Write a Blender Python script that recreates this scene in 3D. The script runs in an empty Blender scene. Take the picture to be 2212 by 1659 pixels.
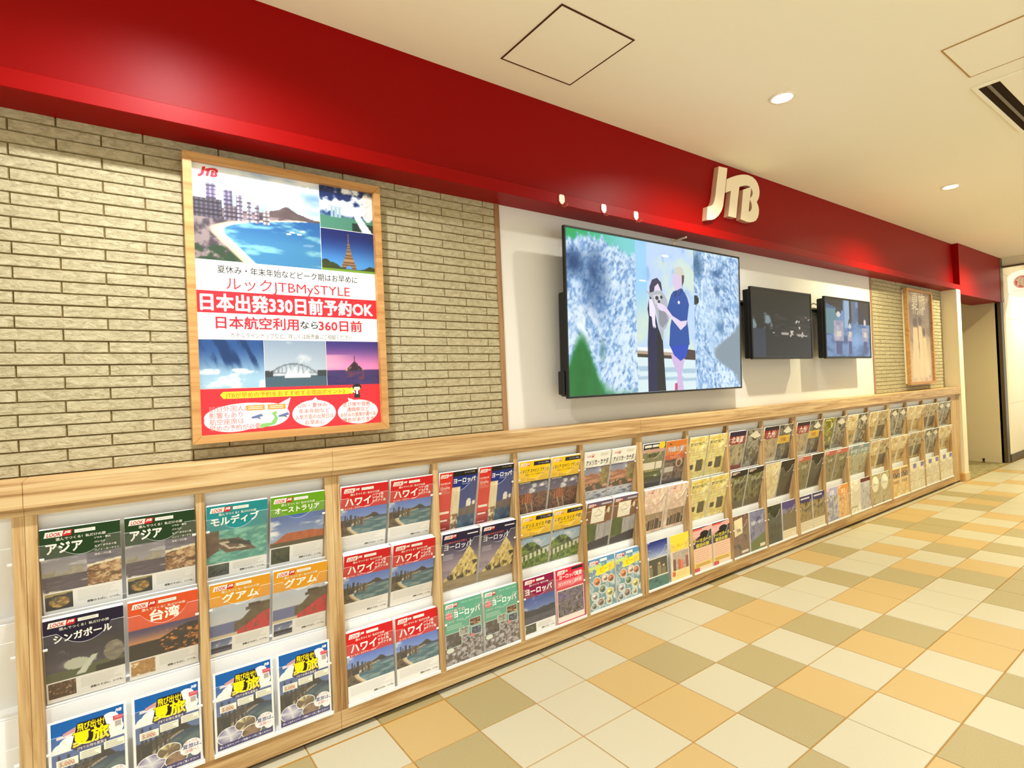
import bpy, bmesh, math, random
import numpy as np
from mathutils import Vector, Matrix
from mathutils.geometry import tessellate_polygon

S = bpy.context.scene
COL = S.collection
# ------------------------------------------------------------------ camera
CAM = (-1.1874, -2.2610, 1.4035)
YAW, PITCH, ROLL, FPX = 0.6291, 0.0076, -0.0430, 1191.4
def add_camera():
    f = Vector((math.sin(YAW) * math.cos(PITCH), math.cos(YAW) * math.cos(PITCH), math.sin(PITCH)))
    r = Vector((math.cos(YAW), -math.sin(YAW), 0.0))
    u = r.cross(f)
    r2 = r * math.cos(ROLL) + u * math.sin(ROLL)
    u2 = -r * math.sin(ROLL) + u * math.cos(ROLL)
    cd = bpy.data.cameras.new('camera')
    cd.sensor_fit = 'HORIZONTAL'; cd.sensor_width = 36.0
    cd.lens = FPX / 2212.0 * 36.0
    cd.clip_start = 0.05; cd.clip_end = 100
    o = bpy.data.objects.new('camera', cd); COL.objects.link(o)
    m = Matrix((r2, u2, -f)).transposed().to_4x4()
    m.translation = Vector(CAM)
    o.matrix_world = m
    S.camera = o
add_camera()
# ------------------------------------------------------------------ view, world, lamps
S.view_settings.view_transform = 'Standard'
S.view_settings.look = 'None'
S.view_settings.gamma = 1.0
S.view_settings.exposure = 0.68
S.view_settings.use_curve_mapping = False
W = bpy.data.worlds.new('world'); S.world = W; W.use_nodes = True
# added ambient fill from the open sides, set brighter below the horizon to lift the ceiling
wn, wl = W.node_tree.nodes, W.node_tree.links
WLOW, WHIGH = (1.0, 0.97, 0.84, 1), (1.0, 0.98, 0.90, 1)
tc = wn.new('ShaderNodeTexCoord'); sx = wn.new('ShaderNodeSeparateXYZ'); mr = wn.new('ShaderNodeMapRange')
mr.inputs['From Min'].default_value = -0.12; mr.inputs['From Max'].default_value = 0.12
mr.inputs['To Min'].default_value = 1.05; mr.inputs['To Max'].default_value = 0.30
wl.new(tc.outputs['Generated'], sx.inputs[0]); wl.new(sx.outputs['Z'], mr.inputs['Value'])
wn['Background'].inputs[0].default_value = WLOW
wl.new(mr.outputs[0], wn['Background'].inputs[1])
# ceiling downlights, then an added fill row out of view: x, y, watts, colour (the lamps are built in downlight() below)
LAMPS = [(-3.75, -0.67, 195, (0.94, 0.97, 1.0)), (-0.92, -0.67, 195, (0.95, 0.98, 1.0)), (1.97, -0.67, 215, (1.0, 0.97, 0.86)),
         (4.80, -0.67, 245, (1.0, 0.91, 0.56)), (7.65, -0.67, 265, (1.0, 0.90, 0.54)), (10.4, -0.67, 200, (1.0, 0.94, 0.72)),
         (-5.15, -3.4, 260, (0.90, 0.97, 1.0)), (-2.3, -3.4, 330, (0.90, 0.97, 1.0)), (0.55, -3.4, 190, (0.96, 1.0, 1.0)), (3.4, -3.4, 60, (1.0, 0.92, 0.66)),  # added fill row, never in view, tinted cool left and warm right
         (6.25, -3.4, 45, (1.0, 0.90, 0.55)), (9.1, -3.4, 45, (1.0, 0.90, 0.55))]

ZC = 3.0          # ceiling height
random.seed(7)

# ------------------------------------------------------------------ helpers
def lin(c):
    c = np.asarray(c, float) / 255.0
    return np.where(c <= 0.04045, c / 12.92, ((c + 0.055) / 1.055) ** 2.4)
def linc(c):
    return (*[float(x) for x in lin(c)], 1.0)

def tag(o, label=None, cat=None, group=None, kind=None):
    if label: o['label'] = label
    if cat: o['category'] = cat
    if group: o['group'] = group
    if kind: o['kind'] = kind
    return o
def thing(name, label, cat, loc=(0, 0, 0), group=None):
    o = bpy.data.objects.new(name, None); COL.objects.link(o)
    o.location = loc; o.empty_display_size = 0.05
    return tag(o, label, cat, group)
def wloc(o):
    v = Vector((0, 0, 0))
    while o is not None:
        v += o.location; o = o.parent
    return v
def link(name, me, mats, parent=None):
    o = bpy.data.objects.new(name, me); COL.objects.link(o)
    if not isinstance(mats, (list, tuple)): mats = [mats]
    for m in mats: me.materials.append(m)
    if parent is not None: o.parent = parent
    return o
def part(name, bm, mats, parent=None, smooth=False):
    """bm in world coordinates -> one mesh object under parent"""
    if parent is not None:
        bmesh.ops.translate(bm, verts=bm.verts[:], vec=-wloc(parent))
    me = bpy.data.meshes.new(name); bm.to_mesh(me); bm.free()
    if smooth:
        for p in me.polygons: p.use_smooth = True
    return link(name, me, mats, parent)
def structure(name, bm, mats, parent=None, **k):
    o = part(name, bm, mats, parent, **k)
    if parent is None: o['kind'] = 'structure'
    return o
def BM(): return bmesh.new()
def box(bm, x0, x1, y0, y1, z0, z1, bev=0.0, mi=0, seg=1):
    r = bmesh.ops.create_cube(bm, size=1.0)
    vs = r['verts']
    for v in vs:
        v.co = Vector((x0 + (v.co.x + .5) * (x1 - x0), y0 + (v.co.y + .5) * (y1 - y0), z0 + (v.co.z + .5) * (z1 - z0)))
    fs = {f for v in vs for f in v.link_faces}
    for f in fs: f.material_index = mi
    if bev > 0:
        es = list({e for v in vs for e in v.link_edges})
        rr = bmesh.ops.bevel(bm, geom=es, offset=bev, segments=seg, affect='EDGES', profile=0.5)
        for f in rr['faces']: f.material_index = mi
        vs = list({v for f in rr['faces'] for v in f.verts} | {v for v in vs if v.is_valid})
    return vs
def xform(vs, mat):
    for v in vs: v.co = mat @ v.co
def prism(bm, pts, y0, y1, mi=0, holes=(), mside=None):
    """outline pts (x,z) -> solid between y0 (front) and y1 (back)"""
    loops = [list(pts)] + [list(h) for h in holes]
    tris = tessellate_polygon([[Vector((p[0], p[1], 0)) for p in L] for L in loops])
    flat = [p for L in loops for p in L]
    fr = [bm.verts.new((p[0], y0, p[1])) for p in flat]
    bk = [bm.verts.new((p[0], y1, p[1])) for p in flat]
    for t in tris:
        try:
            f = bm.faces.new([fr[i] for i in t]); f.material_index = mi
            f = bm.faces.new([bk[i] for i in reversed(t)]); f.material_index = mi
        except ValueError: pass
    k = 0
    for L in loops:
        n = len(L)
        for i in range(n):
            a, b = k + i, k + (i + 1) % n
            f = bm.faces.new((fr[a], fr[b], bk[b], bk[a])); f.material_index = mi if mside is None else mside
        k += n
    bmesh.ops.recalc_face_normals(bm, faces=bm.faces[:])
def tube(bm, pts, r, n=8, mi=0):
    pts = [Vector(p) for p in pts]; rings = []
    for i, p in enumerate(pts):
        d = (pts[min(i + 1, len(pts) - 1)] - pts[max(i - 1, 0)]).normalized()
        a = d.cross(Vector((0, 0, 1)))
        if a.length < 1e-3: a = d.cross(Vector((0, 1, 0)))
        a.normalize(); b = d.cross(a)
        rings.append([bm.verts.new(p + a * r * math.cos(2 * math.pi * k / n) + b * r * math.sin(2 * math.pi * k / n)) for k in range(n)])
    for q0, q1 in zip(rings, rings[1:]):
        for k in range(n):
            f = bm.faces.new((q0[k], q0[(k + 1) % n], q1[(k + 1) % n], q1[k])); f.material_index = mi
    for q in (rings[0], rings[-1]):
        f = bm.faces.new(q); f.material_index = mi
    bmesh.ops.recalc_face_normals(bm, faces=bm.faces[:])
def lathe(bm, prof, c, axis='z', n=32, mi=0, cap=True):
    """prof: (radius, height) list, revolved about axis through c"""
    rings = []
    for r, h in prof:
        ring = []
        for k in range(n):
            a = 2 * math.pi * k / n
            p = (r * math.cos(a), r * math.sin(a), h)
            if axis == 'x': p = (h, r * math.cos(a), r * math.sin(a))
            ring.append(bm.verts.new((c[0] + p[0], c[1] + p[1], c[2] + p[2])))
        rings.append(ring)
    for q0, q1 in zip(rings, rings[1:]):
        for k in range(n):
            f = bm.faces.new((q0[k], q0[(k + 1) % n], q1[(k + 1) % n], q1[k])); f.material_index = mi
    if not cap:
        for k in range(n):
            f = bm.faces.new((rings[-1][k], rings[-1][(k + 1) % n], rings[0][(k + 1) % n], rings[0][k])); f.material_index = mi
    for q in (rings[0], rings[-1]) if cap else ():
        f = bm.faces.new(q); f.material_index = mi
    bmesh.ops.recalc_face_normals(bm, faces=bm.faces[:])

# ------------------------------------------------------------------ materials
def mat(name, rgb=None, rough=0.5, spec=0.5, metal=0.0, emit=None, estr=1.0, coat=0.0):
    m = bpy.data.materials.new(name); m.use_nodes = True
    b = m.node_tree.nodes['Principled BSDF']
    if rgb is not None: b.inputs['Base Color'].default_value = linc(rgb)
    b.inputs['Roughness'].default_value = rough
    b.inputs['Specular IOR Level'].default_value = spec
    b.inputs['Metallic'].default_value = metal
    b.inputs['Coat Weight'].default_value = coat
    if emit is not None:
        b.inputs['Emission Color'].default_value = linc(emit)
        b.inputs['Emission Strength'].default_value = estr
    return m
def nd(m, t, **kw):
    n = m.node_tree.nodes.new(t)
    for k, v in kw.items():
        if k.startswith('i_'): n.inputs[k[2:].replace('_', ' ')].default_value = v
        else: setattr(n, k, v)
    return n
def lk(m, a, b): m.node_tree.links.new(a, b)
def bsdf(m): return m.node_tree.nodes['Principled BSDF']
def pos_map(m, scale):
    g = nd(m, 'ShaderNodeNewGeometry')
    p = nd(m, 'ShaderNodeMapping'); p.inputs['Scale'].default_value = scale
    lk(m, g.outputs['Position'], p.inputs['Vector'])
    return p
def ramp(m, src, stops):
    r = nd(m, 'ShaderNodeValToRGB')
    e = r.color_ramp.elements
    while len(e) < len(stops): e.new(0.5)
    for el, (p, c) in zip(e, stops):
        el.position = p; el.color = linc(c)
    lk(m, src, r.inputs['Fac']); return r
def bump(m, src, strength, dist=0.002):
    b = nd(m, 'ShaderNodeBump'); b.inputs['Strength'].default_value = strength; b.inputs['Distance'].default_value = dist
    lk(m, src, b.inputs['Height']); lk(m, b.outputs['Normal'], bsdf(m).inputs['Normal'])

def wood(name, axis, stops, rough=0.45):
    m = mat(name, rough=rough, spec=0.35)
    long, cross = 1.1, 26.0
    sc = {'x': (long, cross, cross), 'z': (cross, cross, long)}[axis]
    p = pos_map(m, sc)
    n1 = nd(m, 'ShaderNodeTexNoise', i_Scale=1.0, i_Detail=6.0, i_Roughness=0.62, i_Distortion=1.1)
    lk(m, p.outputs[0], n1.inputs['Vector'])
    p2 = pos_map(m, {'x': (2.5, 160, 160), 'z': (160, 160, 2.5)}[axis])
    n2 = nd(m, 'ShaderNodeTexNoise', i_Scale=1.0, i_Detail=3.0)
    lk(m, p2.outputs[0], n2.inputs['Vector'])
    mx = nd(m, 'ShaderNodeMix'); mx.data_type = 'FLOAT'; mx.inputs[0].default_value = 0.22
    lk(m, n1.outputs['Fac'], mx.inputs[2]); lk(m, n2.outputs['Fac'], mx.inputs[3])
    r = ramp(m, mx.outputs[0], stops)
    lk(m, r.outputs['Color'], bsdf(m).inputs['Base Color'])
    bump(m, n2.outputs['Fac'], 0.15, 0.001)
    return m
OAK = [(0.30, (112, 74, 38)), (0.42, (164, 126, 78)), (0.52, (194, 160, 110)), (0.66, (212, 186, 140))]
M = {}
M['wood_h'] = wood('oak_grain_long', 'x', OAK)
M['wood_v'] = wood('oak_grain_upright', 'z', OAK)
FR = [(0.30, (160, 108, 58)), (0.5, (190, 142, 84)), (0.7, (206, 164, 108))]
M['frame_wood'] = wood('frame_oak', 'x', FR)
M['jamb_wood'] = wood('jamb_oak', 'z', [(0.3, (112, 78, 48)), (0.5, (150, 112, 74)), (0.7, (172, 134, 92))])
M['white'] = mat('white_laminate', (236, 236, 234), 0.4)
M['paper'] = mat('paper_edge', (236, 230, 222), 0.7, 0.2)
M['black'] = mat('black_plastic', (14, 14, 15), 0.35, 0.4)
M['kick'] = mat('toe_shade_black', (22, 14, 10), 0.7, 0.2)  # black stands in for the shade in the toe recess
M['red'] = mat('red_gloss_panel', (136, 0, 0), 0.42, 0.11)
M['ceil'] = mat('ceiling_paint', (248, 244, 224), 0.8, 0.15)
M['cream'] = mat('cream_wall_paint', (234, 222, 196), 0.75, 0.2)
M['panelw'] = mat('white_wall_panel', (220, 217, 211), 0.6, 0.25)
M['alcove'] = mat('beige_wall_paper', (204, 188, 154), 0.8, 0.15)
M['skirt'] = mat('beige_skirting', (216, 188, 142), 0.6, 0.3)
M['steel'] = mat('dark_bronze_metal', (96, 82, 58), 0.4, 0.5, 0.6)
M['grey'] = mat('grey_metal', (120, 112, 98), 0.4, 0.5, 0.7)
M['hook'] = mat('white_hook_plastic', (246, 242, 234), 0.35)
M['wire'] = mat('hook_wire', (196, 110, 90), 0.35, 0.5, 0.5)
M['gap'] = mat('dark_gap', (84, 50, 34), 0.8, 0.1)
M['gap2'] = mat('tan_gap', (176, 136, 74), 0.8, 0.1)
M['vent_dark'] = mat('vent_interior', (50, 36, 16), 0.9, 0.1)
M['lamp'] = mat('lamp_lens', (255, 250, 240), 0.4, emit=(255, 246, 226), estr=9.0)
M['lampring'] = mat('lamp_ring', (244, 232, 206), 0.5)
M['logo'] = mat('sign_face_cream', (240, 226, 196), 0.5, 0.3)
M['logoside'] = mat('sign_side', (206, 168, 138), 0.5, 0.3)
M['shop'] = mat('shop_panel', (244, 232, 204), 0.5, 0.3)
M['grout'] = mat('floor_grout', (150, 108, 44), 0.8, 0.15)
M['glass'] = None

def speckle(name, rgb, rgb2, rough):
    m = mat(name, rough=rough, spec=0.4)
    p = pos_map(m, (1, 1, 1))
    n = nd(m, 'ShaderNodeTexNoise', i_Scale=320.0, i_Detail=2.0)
    lk(m, p.outputs[0], n.inputs['Vector'])
    r = ramp(m, n.outputs['Fac'], [(0.35, rgb), (0.65, rgb2)])
    lk(m, r.outputs['Color'], bsdf(m).inputs['Base Color'])
    return m
M['tileC'] = speckle('tile_cream', (169, 160, 134), (176, 168, 143), 0.38)
M['tileO'] = speckle('tile_tan', (166, 138, 87), (174, 147, 96), 0.42)
M['tileG'] = speckle('tile_olive_grey', (137, 122, 82), (156, 141, 99), 0.45)
def brick_mat():
    m = mat('split_face_brick', rough=0.9, spec=0.12)
    p = pos_map(m, (1, 1, 1.8))
    n = nd(m, 'ShaderNodeTexNoise', i_Scale=38.0, i_Detail=8.0, i_Roughness=0.65, i_Distortion=0.6)
    lk(m, p.outputs[0], n.inputs['Vector'])
    r = ramp(m, n.outputs['Fac'], [(0.3, (156, 144, 112)), (0.5, (182, 171, 138)), (0.7, (198, 188, 156))])
    lk(m, r.outputs['Color'], bsdf(m).inputs['Base Color'])
    bump(m, n.outputs['Fac'], 0.9, 0.010)
    return m
M['brick'] = brick_mat()
M['joint'] = mat('brick_joint', (120, 100, 60), 0.9, 0.1)
def carpet_mat():
    m = mat('grey_carpet', rough=0.95, spec=0.05)
    p = pos_map(m, (1, 1, 1))
    n = nd(m, 'ShaderNodeTexNoise', i_Scale=14.0, i_Detail=8.0, i_Roughness=0.7)
    lk(m, p.outputs[0], n.inputs['Vector'])
    r = ramp(m, n.outputs['Fac'], [(0.35, (118, 108, 76)), (0.65, (158, 146, 108))])
    lk(m, r.outputs['Color'], bsdf(m).inputs['Base Color'])
    return m
M['carpet'] = carpet_mat()
def attr_mat(name, emit=False, rough=0.42, strength=1.0):
    m = mat(name, rough=rough, spec=0.35)
    a = nd(m, 'ShaderNodeAttribute'); a.attribute_name = 'Col'
    if emit:
        bsdf(m).inputs['Base Color'].default_value = (0.01, 0.01, 0.01, 1)
        bsdf(m).inputs['Roughness'].default_value = 0.25
        lk(m, a.outputs['Color'], bsdf(m).inputs['Emission Color'])
        bsdf(m).inputs['Emission Strength'].default_value = strength
    else:
        lk(m, a.outputs['Color'], bsdf(m).inputs['Base Color'])
    return m
M['print'] = attr_mat('printed_paper')
M['screen'] = attr_mat('lit_screen', True, strength=0.66)
def clear_mat(name, white, tint=(1, 1, 1), rough=0.06):
    m = bpy.data.materials.new(name); m.use_nodes = True
    nt = m.node_tree; nt.nodes.clear()
    out = nd(m, 'ShaderNodeOutputMaterial')
    tr = nd(m, 'ShaderNodeBsdfTransparent'); tr.inputs[0].default_value = (*tint, 1)
    gl = nd(m, 'ShaderNodeBsdfGlossy'); gl.inputs['Roughness'].default_value = rough
    df = nd(m, 'ShaderNodeBsdfDiffuse'); df.inputs[0].default_value = linc((238, 236, 228))
    fr = nd(m, 'ShaderNodeFresnel'); fr.inputs['IOR'].default_value = 1.3
    ge = nd(m, 'ShaderNodeNewGeometry'); mu = nd(m, 'ShaderNodeMath', operation='MULTIPLY'); sb = nd(m, 'ShaderNodeMath', operation='SUBTRACT')
    sb.inputs[0].default_value = 1.0; lk(m, ge.outputs['Backfacing'], sb.inputs[1])   # reflect once, on the outer face only
    lk(m, fr.outputs[0], mu.inputs[0]); lk(m, sb.outputs[0], mu.inputs[1])
    m1 = nd(m, 'ShaderNodeMixShader'); m1.inputs[0].default_value = white
    lk(m, tr.outputs[0], m1.inputs[1]); lk(m, df.outputs[0], m1.inputs[2])
    m2 = nd(m, 'ShaderNodeMixShader')
    lk(m, mu.outputs[0], m2.inputs[0]); lk(m, m1.outputs[0], m2.inputs[1]); lk(m, gl.outputs[0], m2.inputs[2])
    lk(m, m2.outputs[0], out.inputs['Surface'])
    return m
M['acrylic'] = clear_mat('clear_acrylic', 0.035)
M['acrylic_edge'] = clear_mat('acrylic_cut_edge', 0.62)
M['glass'] = clear_mat('poster_glass', 0.0, rough=0.02)

# ------------------------------------------------------------------ printed art: coloured polygons, text and fine colour grids on one flat sheet
_lat = {}
def vnoise(x, y, seed):
    if seed not in _lat: _lat[seed] = np.random.RandomState(seed).rand(64, 64)
    L = _lat[seed]
    xi = np.floor(x).astype(int); yi = np.floor(y).astype(int)
    fx = x - xi; fy = y - yi
    fx = fx * fx * (3 - 2 * fx); fy = fy * fy * (3 - 2 * fy)
    g = lambda a, b: L[a % 64, b % 64]
    return (g(xi, yi) * (1 - fx) + g(xi + 1, yi) * fx) * (1 - fy) + (g(xi, yi + 1) * (1 - fx) + g(xi + 1, yi + 1) * fx) * fy
def fbm(U, V, sx, sy, seed, o=4):
    s = 0; a = 1; t = 0
    for k in range(o):
        s = s + a * vnoise(U * sx * 2 ** k + 3.7 * k, V * sy * 2 ** k + 1.3 * k, seed + k); t += a; a *= 0.55
    return s / t
def C(c): return np.array(c, float)
def mix(a, b, m):
    m = np.clip(np.asarray(m, float), 0, 1)[..., None]
    a = np.asarray(a, float); b = np.asarray(b, float)
    return a * (1 - m) + b * m
def sm(x, lo, hi):
    t = np.clip((x - lo) / (hi - lo), 0, 1); return t * t * (3 - 2 * t)
def flat(U, c): return np.ones(U.shape + (3,)) * C(c)

_tcache = {}
def text_mesh(s, bold, shear):
    k = (s, bold, shear)
    if k not in _tcache:
        cu = bpy.data.curves.new('t', 'FONT'); cu.body = s; cu.size = 1.0; cu.offset = bold; cu.resolution_u = 2; cu.fill_mode = 'FRONT'; cu.shear = shear
        ob = bpy.data.objects.new('t', cu); COL.objects.link(ob)
        dg = bpy.context.evaluated_depsgraph_get()
        me = bpy.data.meshes.new_from_object(ob.evaluated_get(dg))
        v = np.zeros(len(me.vertices) * 3); me.vertices.foreach_get('co', v); v = v.reshape(-1, 3)[:, :2]
        f = [tuple(p.vertices) for p in me.polygons]
        bpy.data.meshes.remove(me); bpy.data.objects.remove(ob); bpy.data.curves.remove(cu)
        _tcache[k] = (v, f)
    return _tcache[k]

JTB_J = [(710, 285), (890, 325), (865, 575), (835, 850), (815, 1010), (800, 1130), (765, 1230), (700, 1330), (620, 1395), (560, 1415), (455, 1415), (475, 1135), (530, 1125), (585, 1090), (618, 1010), (640, 880), (660, 690)]
JTB_TB = [(878, 560), (960, 520), (1080, 480), (1180, 462), (1250, 460), (1330, 470), (1420, 510), (1490, 575), (1530, 645), (1555, 720), (1570, 820), (1565, 900), (1548, 970), (1510, 1035), (1540, 1110), (1558, 1200), (1553, 1290), (1530, 1370), (1490, 1430), (1440, 1455), (1370, 1465), (1300, 1455), (1170, 1400), (1225, 775), (1383, 722), (1330, 694), (1250, 690), (1145, 715), (1110, 1000), (1075, 1375), (910, 1338), (965, 800), (852, 842)]
JTB_H = [[(1392, 742), (1418, 800), (1426, 850), (1415, 900), (1370, 962), (1380, 840)], [(1366, 988), (1400, 1060), (1410, 1130), (1400, 1190), (1370, 1235), (1340, 1240), (1350, 1100)]]
# the traced outline is brought from the photograph's slant back to an upright sign of 0.70 x 0.42 m
def _unproj(P):
    y = 0.042
    f = Vector((math.sin(YAW) * math.cos(PITCH), math.cos(YAW) * math.cos(PITCH), math.sin(PITCH)))
    r = Vector((math.cos(YAW), -math.sin(YAW), 0.0)); u = r.cross(f)
    r2 = r * math.cos(ROLL) + u * math.sin(ROLL); u2 = -r * math.sin(ROLL) + u * math.cos(ROLL)
    out = []
    for a, b in P:
        X, Y = 1480 + .10247 * a, 330 + .10247 * b
        d = f + r2 * ((X - 1106) / FPX) - u2 * ((Y - 829.5) / FPX)
        t = (y - CAM[1]) / d.y
        out.append((CAM[0] + d.x * t, CAM[2] + d.z * t))
    return out
LOGO_J, LOGO_TB = _unproj(JTB_J), _unproj(JTB_TB)
LOGO_H = [_unproj(h) for h in JTB_H]
_lx = [p[0] for p in LOGO_J + LOGO_TB]; _lz = [p[1] for p in LOGO_J + LOGO_TB]
LOGO_BOX = (min(_lx), min(_lz), max(_lx), max(_lz))

class Art:
    """sheet of width w, height h; u runs right 0..1, v runs down 0..1; local x right, z up, origin bottom centre, faces -y"""
    def __init__(s, w, h, step=1.6e-5):
        s.w, s.h, s.step = w, h, step; s.n = 0; s.gam = 1.28; s.off = 0.0
        s.V = []; s.F = []; s.C = []
    def P(s, u, v): return (u - .5) * s.w, (1 - v) * s.h
    def _add(s, xz, faces, cols, copies=1):
        s.off -= s.step
        xz = np.asarray(xz, float); k = len(xz)
        y = s.off - 0.8e-5 * (np.arange(k) // (k // copies))     # no two faces in one plane
        if copies > 1: s.off = y.min()
        s.V.append(np.c_[xz[:, 0], y, xz[:, 1]])
        s.F += [tuple(i + s.n for i in f) for f in faces]
        cols = np.asarray(cols, float)
        if cols.ndim == 1: cols = np.tile(cols, (k, 1))
        s.C.append(cols); s.n += k
    def rect(s, u0, v0, u1, v1, c): s.poly([(u0, v0), (u0, v1), (u1, v1), (u1, v0)], c)
    def poly(s, pts, c, holes=()):
        loops = [[s.P(*p) for p in pts]] + [[s.P(*p) for p in h] for h in holes]
        tr = tessellate_polygon([[Vector((x, z, 0)) for x, z in L] for L in loops])
        fl = [p for L in loops for p in L]
        fs = []
        for t in tr:
            (ax, az), (bx, bz), (cx, cz) = (fl[i] for i in t)
            if (bx - ax) * (cz - az) - (bz - az) * (cx - ax) < 0: t = t[::-1]
            fs.append(tuple(t))
        s._add(fl, fs, c)
    def ell(s, u, v, ru, rv, c, n=28): s.poly([(u + ru * math.cos(2 * math.pi * k / n), v + rv * math.sin(2 * math.pi * k / n)) for k in range(n)], c)
    def line(s, pts, t, c):
        for (a, b), (p, q) in zip(pts, pts[1:]):
            dx, dy = (p - a) * s.w, (q - b) * s.h; L = math.hypot(dx, dy) or 1
            nx, ny = -dy / L * t / 2, dx / L * t / 2
            s.poly([(a + nx / s.w, b + ny / s.h), (p + nx / s.w, q + ny / s.h), (p - nx / s.w, q - ny / s.h), (a - nx / s.w, b - ny / s.h)], c)
    def img(s, u0, v0, u1, v1, fn, nx, ny):
        U, V = np.meshgrid(np.linspace(0, 1, nx + 1), np.linspace(0, 1, ny + 1))
        col = 255 * (np.clip(fn(U, V), 0, 255).reshape(-1, 3) / 255) ** s.gam
        X = (u0 + U * (u1 - u0) - .5) * s.w; Z = (1 - (v1 + V * (v0 - v1))) * s.h
        i = np.arange(nx)[None, :] + np.arange(ny)[:, None] * (nx + 1)
        f = np.stack([i, i + 1, i + nx + 2, i + nx + 1], -1).reshape(-1, 4)
        s._add(np.c_[X.ravel(), Z.ravel()], [tuple(q) for q in f.tolist()], col)
    def text(s, t, u, v, size, c, bold=0.0, al='l', maxw=None, shear=0.0, rot=0.0, sx=1.0, edge=None):
        """size: em height as a fraction of the sheet width; v is the middle of the line"""
        if edge: s.text(t, u, v, size, edge[0], bold + edge[1], al, maxw, shear, rot, sx)
        vv, ff = text_mesh(t, 0.0, shear)
        x0, x1 = vv[:, 0].min(), vv[:, 0].max()
        ff0 = ff
        if bold > 0:   # heavier strokes: the outline laid down again a little to each side
            ds = [(bold * math.cos(a), bold * math.sin(a)) for a in (np.arange(6) * math.pi / 3)] if bold > .02 else [(bold, bold * .7), (-bold, -bold * .7), (bold, -bold * .7), (-bold, bold * .7)]
            n0 = len(vv); ff = [tuple(i + k * n0 for i in f) for k in range(len(ds)) for f in ff0]
            vv = np.concatenate([vv + np.array(d) for d in ds])
        vb = vv
        em = size * s.w; kx = em * sx
        if maxw: kx = min(kx, maxw * s.w / (x1 - x0)) if maxw > 0 else -maxw * s.w / (x1 - x0)
        px = vb[:, 0] * kx; pz = (vb[:, 1] - .38) * em
        px = px - {'l': x0, 'c': (x0 + x1) / 2, 'r': x1}[al] * kx
        if rot: px, pz = px * math.cos(rot) - pz * math.sin(rot), px * math.sin(rot) + pz * math.cos(rot)
        X, Z = s.P(u, v)
        s._add(np.c_[px + X, pz + Z], ff, c, len(ff) // len(ff0))
    def jtb(s, u, v, wd, c):
        bx = LOGO_BOX; k = wd / (bx[2] - bx[0])
        f = lambda L: [(u + (x - bx[0]) * k, v + (bx[3] - z) * k * s.w / s.h) for x, z in L]
        s.poly(f(LOGO_J), c); s.poly(f(LOGO_TB), c, [f(h) for h in LOGO_H])
    def look(s, u, v, wd, red=(206, 24, 36)):
        h = wd * .27 * s.w / s.h; k = .06 * wd
        s.poly([(u + k, v), (u, v + h), (u + wd * .64, v + h), (u + wd * .64 + k, v)], (248, 244, 240))
        s.text('LOOK', u + wd * .1, v + h * .52, wd * .25, red, .03, maxw=-wd * .5, shear=.25)
        s.poly([(u + wd * .64 + k, v), (u + wd * .64, v + h), (u + wd * .96, v + h), (u + wd * 1.02, v)], red)
        s.jtb(u + wd * .70, v + h * .12, wd * .26, (250, 248, 246))
    def lines(s, u0, v0, u1, v1, n, c, t=.006, seed=1, ragged=.35):
        R = random.Random(seed)
        for k in range(n):
            y = v0 + (v1 - v0) * (k + .5) / n; e = u1 - (u1 - u0) * ragged * R.random()
            s.rect(u0, y - t / 2, e, y + t / 2, c)
    def mesh(s, name, back=0.0):
        V = np.concatenate(s.V); Cc = lin(np.concatenate(s.C))
        me = bpy.data.meshes.new(name)
        me.from_pydata(V.tolist(), [], s.F)
        a = me.color_attributes.new('Col', 'FLOAT_COLOR', 'POINT')
        a.data.foreach_set('color', np.c_[Cc, np.ones(len(Cc))].astype(np.float32).ravel())
        me.update()
        return me
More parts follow.
